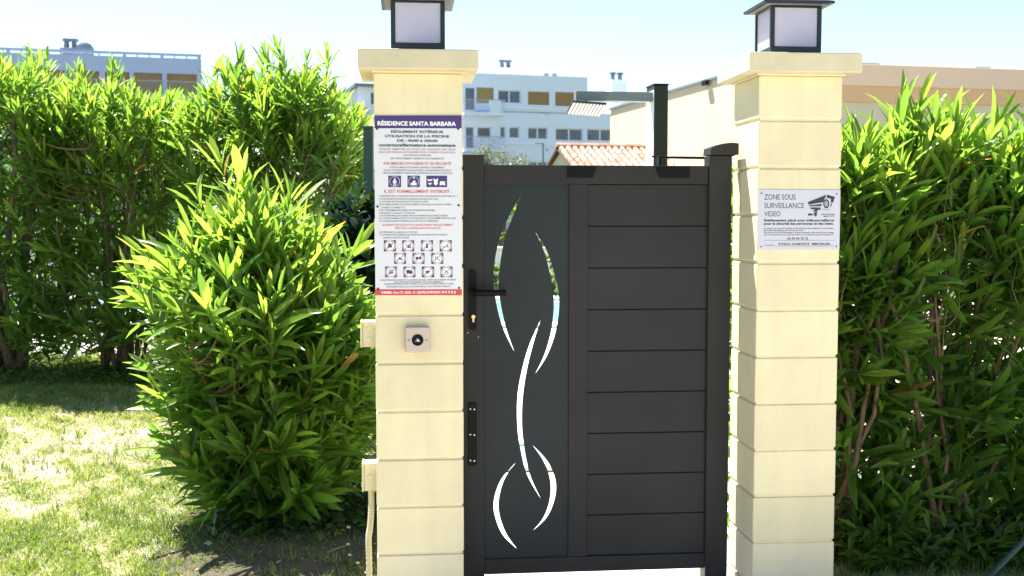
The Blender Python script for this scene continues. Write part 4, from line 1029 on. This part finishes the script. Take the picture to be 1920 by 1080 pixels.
def near_bush():
    rng = np.random.default_rng(3); b = ground(520, 905); b = np.array([at(505, 404, 5.25)[0], 5.25, 0.02])
    n = 480
    z = 0.10 + 1.36 * rng.uniform(0, 1, n) ** 0.85; a = rng.uniform(0, 2 * np.pi, n)
    prof = np.sqrt(np.clip((1.50 - z) / 0.42, 0.03, 1)) * (0.66 + 0.34 * np.minimum(1, z / 0.75))
    rr = prof * np.sqrt(rng.uniform(0.35, 1.0, n)) * np.where(rng.uniform(size=n) < 0.14, rng.uniform(1.0, 1.2, n), 1.0)
    rr *= 0.92 + 0.15 * np.sin(3 * a + 5.0 * z + 1.0) * np.cos(2 * a - 3 * z)
    c = np.array([b[0] + 0.02, b[1] - 0.05, 0.80]); r = np.array([0.50, 0.58, 0.66])
    tips = np.stack([c[0] + rr * 0.52 * np.cos(a), c[1] + rr * 0.60 * np.sin(a), z], -1)
    z *= 1 - 0.20 * np.clip((np.cos(a) * rr * 0.52 + 0.10) / 0.5, 0, 1); tips[:, 2] = z
    up = np.clip(z / 1.4, 0, 1)
    dirs = np.stack([np.cos(a) * rr, np.sin(a) * rr, np.zeros(n)], -1) * (1.0 - 0.45 * up)[:, None] + np.array([0, 0, 1.0]) * (0.30 + 0.85 * up)[:, None] + rng.normal(0, 0.2, (n, 3))
    # some shoots that break the outline
    ex = np.array([[-1.0, -0.1, 0.55], [-1.05, -0.1, 0.25], [-1.0, -0.1, -0.15], [-0.95, -0.1, -0.4], [-0.6, -0.1, 0.95], [-0.2, -0.2, 1.12], [0.2, -0.2, 0.95], [0.75, -0.2, 0.62], [-1.18, 0, 0.42], [-0.42, 0, 1.16]])
    tips = np.concatenate([tips, c + ex * r * 1.06]); exd = ex * np.array([0.9, 0.5, 0.5]) + np.array([0, 0, 0.7]); dirs = np.concatenate([dirs, exd])
    tips[:, 2] = np.maximum(tips[:, 2], 0.14)
    st = make_stems(b, 16, 0.28, tips, rng, (0.008, 0.016))
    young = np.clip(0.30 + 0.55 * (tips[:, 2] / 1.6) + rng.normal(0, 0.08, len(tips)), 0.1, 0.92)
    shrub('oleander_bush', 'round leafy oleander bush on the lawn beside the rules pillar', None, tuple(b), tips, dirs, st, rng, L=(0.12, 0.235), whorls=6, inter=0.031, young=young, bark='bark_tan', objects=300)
near_bush()

def hedge_plant(name, label, group, x, y, z0, half, dep, top, n, seed, low=0.35, nst=12, spread=0.22, Lr=(0.12, 0.19), objects=200, bark='bark', rad=(0.014, 0.03), crown=0.55, lowz=0.25, jag=0.16, dead=0.012, sprigs=4, edge=0.2):
    rng = np.random.default_rng(seed)
    nt_ = int(n * (1 - low)); nl = n - nt_
    tx = rng.uniform(-1, 1, nt_); ty = rng.uniform(-1, 1, nt_)
    bump = top - jag * (0.5 + 0.5 * np.sin(tx * 5.3 + seed) * np.cos(ty * 3 + seed)) - edge * np.abs(tx) ** 2.5
    tz = bump - crown * rng.uniform(0, 1, nt_) ** 1.8
    tips = np.stack([x + tx * half, y + ty * dep, z0 + tz], -1)
    dirs = np.stack([tx * 0.38, ty * 0.3, np.full(nt_, 1.0)], -1) + rng.normal(0, 0.17, (nt_, 3))
    lx = rng.uniform(-1, 1, nl); ly = rng.uniform(-1, 1, nl); lz = rng.uniform(lowz, top - crown, nl)
    t2 = np.stack([x + lx * half, y + ly * dep * 1.05, z0 + lz], -1)
    d2 = np.stack([lx * 0.7, -0.3 + ly * 0.6, rng.uniform(0.1, 0.9, nl)], -1) + rng.normal(0, 0.3, (nl, 3))
    sx_ = rng.uniform(-0.8, 0.8, sprigs)
    t3 = np.stack([x + sx_ * half, y + rng.uniform(-0.8, 0.5, sprigs) * dep, np.full(sprigs, z0 + top) + rng.uniform(0.0, 0.12, sprigs)], -1)
    d3 = np.stack([rng.normal(0, 0.2, sprigs), rng.normal(0, 0.15, sprigs), np.ones(sprigs)], -1)
    tips = np.concatenate([tips, t2, t3]); dirs = np.concatenate([dirs, d2, d3])
    young = np.concatenate([rng.uniform(0.55, 0.92, nt_), rng.uniform(0.2, 0.75, nl), rng.uniform(0.5, 0.85, sprigs)])
    sparse = np.concatenate([np.zeros(nt_), rng.uniform(0.0, 0.4, nl), np.zeros(sprigs)])
    st = make_stems((x, y, z0), nst, spread, tips[:nt_], rng, rad)
    return shrub(name, label, group, (x, y, z0), tips, dirs, st, rng, L=Lr, young=young, sparse=sparse, objects=objects, bark=bark, whorls=6, inter=0.034, open0=10, open1=58, dead=dead)

GL = 'oleanders of the hedge at the back of the lawn'
zl = float(lawn_z(-3.0, 9.0))
hedge_plant('oleander_shrub', 'tall oleander in the back hedge with a thick trunk, in front of the blue-grey block', GL, at(10, 404, 8.9)[0], 8.9, zl, 0.62, 0.5, 2.40, 520, 21, low=0.55, nst=11, spread=0.16, rad=(0.025, 0.05), crown=0.6, lowz=0.25, Lr=(0.12, 0.21))
hedge_plant('oleander_shrub', 'tall oleander in the back hedge with many thin bare stems fanning from its foot', GL, at(222, 404, 8.8)[0], 8.8, zl, 0.64, 0.5, 2.24, 520, 22, low=0.55, nst=20, spread=0.15, rad=(0.010, 0.022), crown=0.6, lowz=0.30, Lr=(0.12, 0.21), sprigs=5, edge=0.26)
hedge_plant('oleander_shrub', 'tall oleander in the back hedge directly behind the round leafy bush', GL, at(515, 404, 8.6)[0], 8.6, zl, 0.64, 0.5, 2.32, 520, 23, low=0.5, nst=14, spread=0.22, crown=0.6, lowz=0.4, Lr=(0.12, 0.22), sprigs=9, edge=0.26)
hedge_plant('oleander_shrub', 'oleander at the far end of the back hedge, partly past the blue-grey block', GL, at(-230, 404, 9.0)[0], 9.0, zl, 0.6, 0.5, 2.4, 260, 24, low=0.45, nst=8, crown=0.8, lowz=0.5, objects=0)

GR = 'oleanders of the hedge behind the wire fence'
def hp(u, v): p = WP(u, v); return p[0], p[1]
x, y = hp(1.78, 0.58); hedge_plant('oleander_shrub', 'oleander behind the wire fence, next to the surveillance pillar', GR, x, y, 0.0, 0.36, 0.20, 1.72, 280, 31, low=0.56, nst=16, spread=0.20, crown=0.42, lowz=0.10, bark='bark_tan', rad=(0.009, 0.022), Lr=(0.12, 0.23), objects=260, jag=0.16, sprigs=2)
x, y = hp(2.28, 0.60); hedge_plant('oleander_shrub', 'oleander behind the wire fence, where the green strut leans', GR, x, y, 0.0, 0.38, 0.20, 1.80, 310, 32, low=0.56, nst=18, spread=0.22, crown=0.42, lowz=0.10, bark='bark_tan', rad=(0.010, 0.024), Lr=(0.12, 0.23), objects=260, jag=0.16, sprigs=2)
x, y = hp(2.85, 0.62); hedge_plant('oleander_shrub', 'oleander behind the wire fence, past the leaning green strut', GR, x, y, 0.0, 0.36, 0.20, 1.80, 230, 33, low=0.60, nst=10, spread=0.2, crown=0.42, lowz=0.10, bark='bark_tan', Lr=(0.12, 0.23), objects=60, jag=0.12)
hedge_plant('oleander_shrub', 'oleander inside the gate, showing in the gap by the hinge post', None, at(1385, 404, 7.6)[0], 7.6, 0.0, 0.42, 0.4, 1.52, 200, 34, low=0.5, nst=10, crown=0.5, lowz=0.12, objects=40, sprigs=0)

def laurel():
    rng = np.random.default_rng(5); b = np.array([at(672, 404, 6.5)[0], 6.5, 0.02]); n = 150
    d = norm(rng.normal(0, 1, (n, 3))); d[:, 2] = np.abs(d[:, 2]) * 1.2 - 0.45
    tips = b + np.array([0, 0, 1.12]) + d * np.array([0.30, 0.30, 0.56]) * rng.uniform(0.6, 1.0, n)[:, None] ** 0.5
    dirs = d * np.array([1, 1, 0.5]) + np.array([0, 0, 0.7]) + rng.normal(0, 0.2, (n, 3))
    st = make_stems(b, 7, 0.10, tips, rng, (0.008, 0.015))
    young = rng.uniform(0.05, 0.7, n)
    shrub('photinia_shrub', 'dark glossy round-leaved shrub with red shoots behind the rules pillar', None, tuple(b), tips, dirs, st, rng, leafm='laurel_leaf', L=(0.08, 0.12), aspect=0.46, whorls=5, inter=0.028, young=young, objects=150, red=0.07, open0=30, open1=80, cat='shrub')
laurel()

def leaf_cloud(name, n, sampler, leafm, L, aspect, rng, parent, loc, smallt=True):
    P = sampler(n); D = norm(rng.normal(0, 1, (n, 3)) + np.array([0, 0, 0.3])); N = norm(rng.normal(0, 0.6, (n, 3)) + np.array([0, 0, 1.0]))
    Ls = rng.uniform(*L, n); V, Fc, _ = instance(P - loc, D, N, Ls, Ls * aspect, SM_V, SM_F)
    age = np.repeat(np.clip(rng.uniform(0, 1, n), 0, 1), len(SM_V))
    o = link(name, raw_mesh(name, V, Fc, leafm, age), parent); tag(o, kind='stuff'); return o
def olive():
    rng = np.random.default_rng(8); Y = 30.0; p = at(938, 404, Y); loc = np.array([p[0], Y, 0])
    t = thing('olive_tree', 'small pale silvery olive tree in front of the white block', 'tree', tuple(loc))
    top = float(at(930, 262, Y)[2])
    MB().tube([(0, 0, -0.05), (0.05, 0, 0.6), (-0.03, 0.02, 1.3), (0.02, 0, 1.9)], [0.14, 0.11, 0.09, 0.06], 8).build('trunk', 'bark', t)
    cl = []
    for k in range(26):
        a = rng.uniform(0, 2 * np.pi); rr = rng.uniform(0.1, 0.9); e = np.array([rr * math.cos(a), rr * math.sin(a), rng.uniform(1.7, top - 0.25)])
        if e[2] > top - 0.7: e[:2] *= 0.7
        cl.append(e); MB().tube([(0.02, 0, 1.3 + 0.02 * k), tuple(e * np.array([0.5, 0.5, 0.85])), tuple(e)], [0.035, 0.02, 0.008], 5).build('limb', 'bark', t)
    cl = np.array(cl)
    def s(n): return loc + cl[rng.integers(len(cl), size=n)] + rng.normal(0, 0.14, (n, 3))
    leaf_cloud('crown', 9000, s, 'olive_leaf', (0.06, 0.12), 0.28, rng, t, loc)
olive()
def far_hedge(x0, x1, y, d, h, n, seed, label):
    rng = np.random.default_rng(seed); loc = np.array([(x0 + x1) / 2, y, 0])
    t = thing('clipped_hedge', label, 'hedge', tuple(loc))
    def s(n):
        P = np.stack([rng.uniform(x0, x1, n), y + rng.uniform(-d, d, n), rng.uniform(0.02, h, n)], -1)
        f = rng.uniform(size=n) < 0.7; P[f, 1] = y - d + np.abs(rng.normal(0, 0.1, f.sum())); P[:, 2] += 0.10 * np.sin(P[:, 0] * 4) * (P[:, 2] > h * 0.7); return P
    leaf_cloud('foliage', n, s, 'hedge_leaf', (0.10, 0.18), 0.42, rng, t, loc)
    for i in range(int((x1 - x0) / 0.8)):
        xx = x0 + 0.4 + i * 0.8 - loc[0]; MB().tube([(xx, 0, -0.05), (xx + rng.normal(0, 0.05), 0, h * 0.5), (xx + rng.normal(0, 0.1), 0, h * 0.85)], [0.04, 0.03, 0.015], 5).build('stem', 'bark', t)
far_hedge(-11, 8.5, 21.3, 0.6, 1.95, 16000, 41, 'long clipped green hedge behind the low white wall')
far_hedge(-1.6, 0.9, 19.4, 0.3, 0.66, 1500, 42, 'low leafy shrubs planted in front of the low white wall')

# ------------------------------------------------------------------ grass and small things on the lawn
def vnoise(x, y, s, k):
    r = np.random.default_rng(k); v = 0
    for i in range(7):
        a = r.uniform(0, 2 * np.pi); fr = s * r.uniform(0.5, 1.8); v = v + np.sin(fr * (x * math.cos(a) + y * math.sin(a)) + r.uniform(0, 6.28))
    return v / 7 ** 0.5 / 1.4
def blades(name, P, L, Wd, lean, age, m='grass_blade', seed=1):
    rng = np.random.default_rng(seed); n = len(P)
    a = rng.uniform(0, 2 * np.pi, n); side = np.stack([np.cos(a), np.sin(a), np.zeros(n)], -1); b = rng.uniform(0, 2 * np.pi, n)
    off = np.stack([np.cos(b), np.sin(b), np.zeros(n)], -1) * (L * lean)[:, None]; up = np.array([0, 0, 1.0])
    mid = P + off * 0.35 + up * (L * 0.62 * np.sqrt(np.maximum(0.05, 1 - lean ** 2)))[:, None]; tip = P + off + up * (L * np.sqrt(np.maximum(0.04, 1 - lean ** 2)))[:, None]
    s = side * (Wd / 2)[:, None]
    V = np.stack([P - s, P + s, mid + s * 0.8, mid - s * 0.8, tip], 1).reshape(-1, 3)
    Fc = (np.array([[0, 1, 2], [0, 2, 3], [3, 2, 4]])[None] + (np.arange(n) * 5)[:, None, None]).reshape(-1, 3)
    return raw_mesh(name, V, Fc, m, np.repeat(age, 5))
def lawn_grass():
    rng = np.random.default_rng(9); N = 620000
    # sample evenly in the picture's ground area, thin out with distance
    y = 3.6 + (10.1 - 3.6) * rng.uniform(0, 1, N) ** 1.5; x = rng.uniform(-5.2, -0.48, N)
    px = 960 + F * x / y; ok = (px > -160) & (px < 780)
    x, y = x[ok], y[ok]
    d = 0.5 + 0.4 * vnoise(x, y, 2.6, 1) + 0.35 * vnoise(x, y, 9.0, 2) + 0.4 * vnoise(x, y, 34.0, 3)
    bare = np.exp(-(((x + 1.35) / 0.7) ** 2 + ((y - 4.9) / 0.5) ** 2)) * 0.3
    keep = rng.uniform(size=len(x)) < np.clip(0.22 + 0.75 * d - bare + 0.3 * np.clip((y - 6.2) / 1.5, 0, 1), 0.10, 1.0)
    x, y, d = x[keep], y[keep], d[keep]
    in_shade = ((x + 1.0) / 0.62) ** 2 + ((y - 5.0) / 0.85) ** 2 < 1.0
    keep = ~in_shade | (rng.uniform(size=len(x)) < np.clip(0.66 + 0.5 * vnoise(x, y, 7.0, 12), 0.12, 1.0)); x, y, d, in_shade = x[keep], y[keep], d[keep], in_shade[keep]; n = len(x)
    P = np.stack([x, y, lawn_z(x, y)], -1)
    far = np.clip((y - 7.3) / 1.2, 0, 1)
    L = rng.uniform(0.016, 0.042, n) * (1 + 0.7 * far) * (0.7 + 0.5 * np.clip(d, 0, 1)); Wd = rng.uniform(0.003, 0.006, n) * (1 + 0.35 * far)
    lean = np.clip(rng.normal(0.80, 0.18, n), 0.05, 0.98)
    age = np.clip(0.72 - 0.42 * np.clip(d, 0, 1) + rng.normal(0, 0.2, n) + 0.1 * vnoise(x, y, 5, 4), 0, 1); age = np.where(in_shade, age * 0.3, age)  # darker, greener blades under the bush add to its painted shadow
    tag(link('grass', blades('grass', P, L, Wd, lean, age)), 'short patchy lawn grass, dry in places, left of the gate', 'grass', kind='stuff')['label'] = 'short patchy sunlit lawn grass in front of the back hedge'
    n = 16000; x = rng.uniform(1.2, 3.4, n); y = rng.uniform(3.9, 5.8, n); P = np.stack([x, y, 0.006 + 0.01 * np.sin(x * 3) * np.sin(y * 4)], -1)
    tag(link('grass', blades('grass', P, rng.uniform(0.02, 0.07, n), rng.uniform(0.0025, 0.005, n), np.clip(rng.normal(0.5, 0.2, n), 0.05, 0.95), np.clip(rng.normal(0.35, 0.2, n), 0, 1), seed=2)), 'short grass growing under the wire fence', 'grass', kind='stuff')
    # longer tufts and dry flakes break the evenness
    m = 900; cx = rng.uniform(-4.6, -0.6, m); cy = 3.8 + 5.0 * rng.uniform(0, 1, m) ** 1.3; q = 14
    x = np.repeat(cx, q) + rng.normal(0, 0.014, m * q); y = np.repeat(cy, q) + rng.normal(0, 0.014, m * q); P = np.stack([x, y, lawn_z(x, y)], -1)
    tag(link('grass', blades('grass', P, rng.uniform(0.03, 0.075, m * q), rng.uniform(0.003, 0.006, m * q), np.clip(rng.normal(0.5, 0.2, m * q), 0.05, 0.95), np.clip(np.repeat(rng.uniform(0.0, 0.6, m), q) + rng.normal(0, 0.08, m * q), 0, 1), seed=5)), 'longer tufts of grass standing out of the short lawn', 'grass', kind='stuff')
    m = 5000; x = rng.uniform(-4.6, -0.5, m); y = 3.7 + 5.5 * rng.uniform(0, 1, m) ** 1.4; P = np.stack([x, y, lawn_z(x, y) + rng.uniform(0.008, 0.02, m)], -1); Dd = norm(np.stack([rng.normal(size=m), rng.normal(size=m), rng.normal(0, 0.25, m)], -1))
    Ls = rng.uniform(0.008, 0.035, m); V, Fc, _ = instance(P, Dd, np.tile([0, 0, 1.0], (m, 1)) + rng.normal(0, 0.5, (m, 3)), Ls, Ls * 0.35, SM_V, SM_F)
    tag(link('leaf_litter', raw_mesh('leaf_litter', V, Fc, 'dry_twig')), 'small dry brown leaf flakes scattered over the lawn', 'leaf litter', kind='stuff')
    # clover and small broad leaves in the turf
    m = 20000; x = rng.uniform(-3.4, -0.66, m); y = 3.7 + 4.2 * rng.uniform(0, 1, m) ** 1.4; d = vnoise(x, y, 4.2, 6); k = d > 0.1; x, y = x[k], y[k]; m = len(x)
    P = np.stack([x, y, lawn_z(x, y) + rng.uniform(0.004, 0.02, m)], -1); Dd = norm(np.stack([rng.normal(size=m), rng.normal(size=m), rng.normal(0.1, 0.2, m)], -1))
    Ls = rng.uniform(0.008, 0.018, m); V, Fc, _ = instance(P, Dd, np.tile([0, 0, 1.0], (m, 1)) + rng.normal(0, 0.3, (m, 3)), Ls, Ls * 0.7, SM_V, SM_F)
    tag(link('ground_cover', raw_mesh('ground_cover', V, Fc, 'grass_blade', np.repeat(np.clip(rng.normal(0.35, 0.2, m), 0, 1), len(SM_V)))), 'small clover leaves scattered through the lawn', 'clover', kind='stuff')
    # ivy-like cover at the foot of the bush
    m = 4200; x = rng.normal(at(560, 404, 5.1)[0], 0.33, m); y = rng.normal(5.15, 0.2, m); k = (x < -0.6) & (x > -1.32); x, y = x[k], y[k]; m = len(x)
    P = np.stack([x, y, lawn_z(x, y) + np.abs(rng.normal(0, 0.05, m)) + 0.01], -1); Dd = norm(np.stack([rng.normal(size=m), rng.normal(size=m), rng.normal(0, 0.3, m)], -1))
    Ls = rng.uniform(0.018, 0.04, m); V, Fc, _ = instance(P, Dd, np.tile([0, -0.4, 1.0], (m, 1)) + rng.normal(0, 0.3, (m, 3)), Ls, Ls * 0.75, SM_V, SM_F)
    tag(link('ivy', raw_mesh('ivy', V, Fc, 'ivy_leaf', np.repeat(rng.uniform(0, 1, m), len(SM_V)))), 'dark ivy spreading at the foot of the round leafy bush', 'ivy', kind='stuff')
    m = 5200; x = rng.uniform(1.32, 3.2, m); y = WP(1.6, 0.25)[1] + 0.094 * (x - 1.2) + np.abs(rng.normal(0, 0.28, m)); P = np.stack([x, y, 0.012 + np.abs(rng.normal(0, 0.09, m))], -1)
    Dd = norm(np.stack([rng.normal(size=m), rng.normal(size=m), rng.normal(0.35, 0.4, m)], -1)); Ls = rng.uniform(0.03, 0.10, m)
    V, Fc, _ = instance(P, Dd, np.tile([0, -0.4, 1.0], (m, 1)) + rng.normal(0, 0.3, (m, 3)), Ls, Ls * 0.3, SM_V, SM_F)
    tag(link('undergrowth', raw_mesh('undergrowth', V, Fc, 'hedge_leaf', np.repeat(rng.uniform(0, 1, m), len(SM_V)))), 'low leafy undergrowth behind the wire fence', 'undergrowth', kind='stuff')
    # leaf litter under the back hedge
    m = 12000; x = rng.uniform(-5.0, -1.0, m); y = rng.uniform(8.3, 9.8, m); P = np.stack([x, y, lawn_z(x, y) + 0.005 + np.abs(rng.normal(0, 0.03, m)) + (y > 9.1) * rng.uniform(0, 0.42, m) * (0.6 + 0.4 * np.sin(x * 5))], -1); Dd = norm(np.stack([rng.normal(size=m), rng.normal(size=m), rng.normal(0.2, 0.3, m)], -1))
    Ls = rng.uniform(0.04, 0.09, m); V, Fc, _ = instance(P, Dd, np.tile([0, -0.3, 1.0], (m, 1)) + rng.normal(0, 0.4, (m, 3)), Ls, Ls * 0.3, SM_V, SM_F)
    tag(link('undergrowth', raw_mesh('undergrowth', V, Fc, 'hedge_leaf', np.repeat(rng.uniform(0, 1, m), len(SM_V)))), 'low undergrowth at the foot of the back hedge', 'undergrowth', kind='stuff')
lawn_grass()

def daisy(px, py, h, tilt):
    g = ground(px, py + 24); z0 = float(lawn_z(g[0], g[1])); k = at(px, py, g[1]); hh = max(0.02, float(k[2]) - z0)
    t = thing('daisy', 'tiny white daisy in the dark soil at the foot of the rules pillar', 'flower', (g[0], g[1], z0), 0, 'daisies by the pillar')
    MB().tube([(0, 0, -0.01), (0.004, 0, hh * 0.6), (0, 0, hh)], 0.0011, 5).build('stalk', 'twig', t)
    mb = MB(); r = h
    for i in range(12):
        a = 2 * math.pi * i / 12; d = Vector((math.cos(a), -math.sin(tilt) * math.sin(a), math.cos(tilt) * math.sin(a))); s = Vector((-math.sin(a), 0, math.cos(a))) * r * 0.2
        c = Vector((0, -0.002, hh)); mb.poly([tuple(c + d * r * 0.25 - s * 0.4), tuple(c + d * r * 0.25 + s * 0.4), tuple(c + d * r * 0.9 + s), tuple(c + d * r), tuple(c + d * r * 0.9 - s)])
    mb.build('petals', 'petal', t)
    MB().cyl((0, -0.001, hh), (0, -0.004, hh), r * 0.32, r * 0.2, 8).build('eye', 'daisy_eye', t)
for (px, py, r) in ((654, 988, 0.0085), (653, 1020, 0.007), (656, 1040, 0.007), (671, 1055, 0.007), (691, 1055, 0.008), (687, 1073, 0.008), (581, 1001, 0.004)): daisy(px, py, r, 0.5)
def fallen(px, py, L, rot, label):
    g = ground(px, py); z = float(lawn_z(g[0], g[1])); r = ray(px, py)
    for _ in range(4): g = ground(px, py, z); z = float(lawn_z(g[0], g[1]))
    T = LT_V.copy(); T[:, 2] += 0.25 * LT_V[:, 0] ** 2; T[:, 0] *= L * 0.34; T[:, 1] *= L; T[:, 2] = T[:, 2] * L + 0.012
    me = raw_mesh('fallen_leaf', T, LT_F, 'dry_leaf'); o = link('fallen_leaf', me, None, (g[0], g[1], z + 0.012)); o.rotation_euler = (0.25, 0.2, rot); tag(o, label, 'fallen leaf')
fallen(118, 792, 0.10, 1.2, 'single yellow-brown fallen leaf on the sunlit lawn by the back hedge shade')
fallen(436, 985, 0.09, 0.6, 'pale dry fallen leaf at the edge of the round bush shadow')
fallen(405, 968, 0.07, 2.0, 'curled brown fallen leaf on the lawn close under the round bush')
def twig(px, py, pts, label):
    z = 0.01; g = ground(px, py, z); o = MB().tube(pts, [0.004, 0.0035, 0.002], 5).build('fallen_twig', 'dry_twig', None, (g[0], g[1], z + 0.006)); tag(o, label, 'twig')
twig(400, 966, [(-0.12, 0, 0), (0, 0.01, 0.012), (0.13, 0.03, 0.02)], 'thin dry twig lying in the shade of the round bush')
twig(625, 1045, [(-0.05, 0, 0), (0, 0.02, 0.02), (0.05, 0.05, 0.03)], 'short dry twig beside the daisies at the pillar foot')
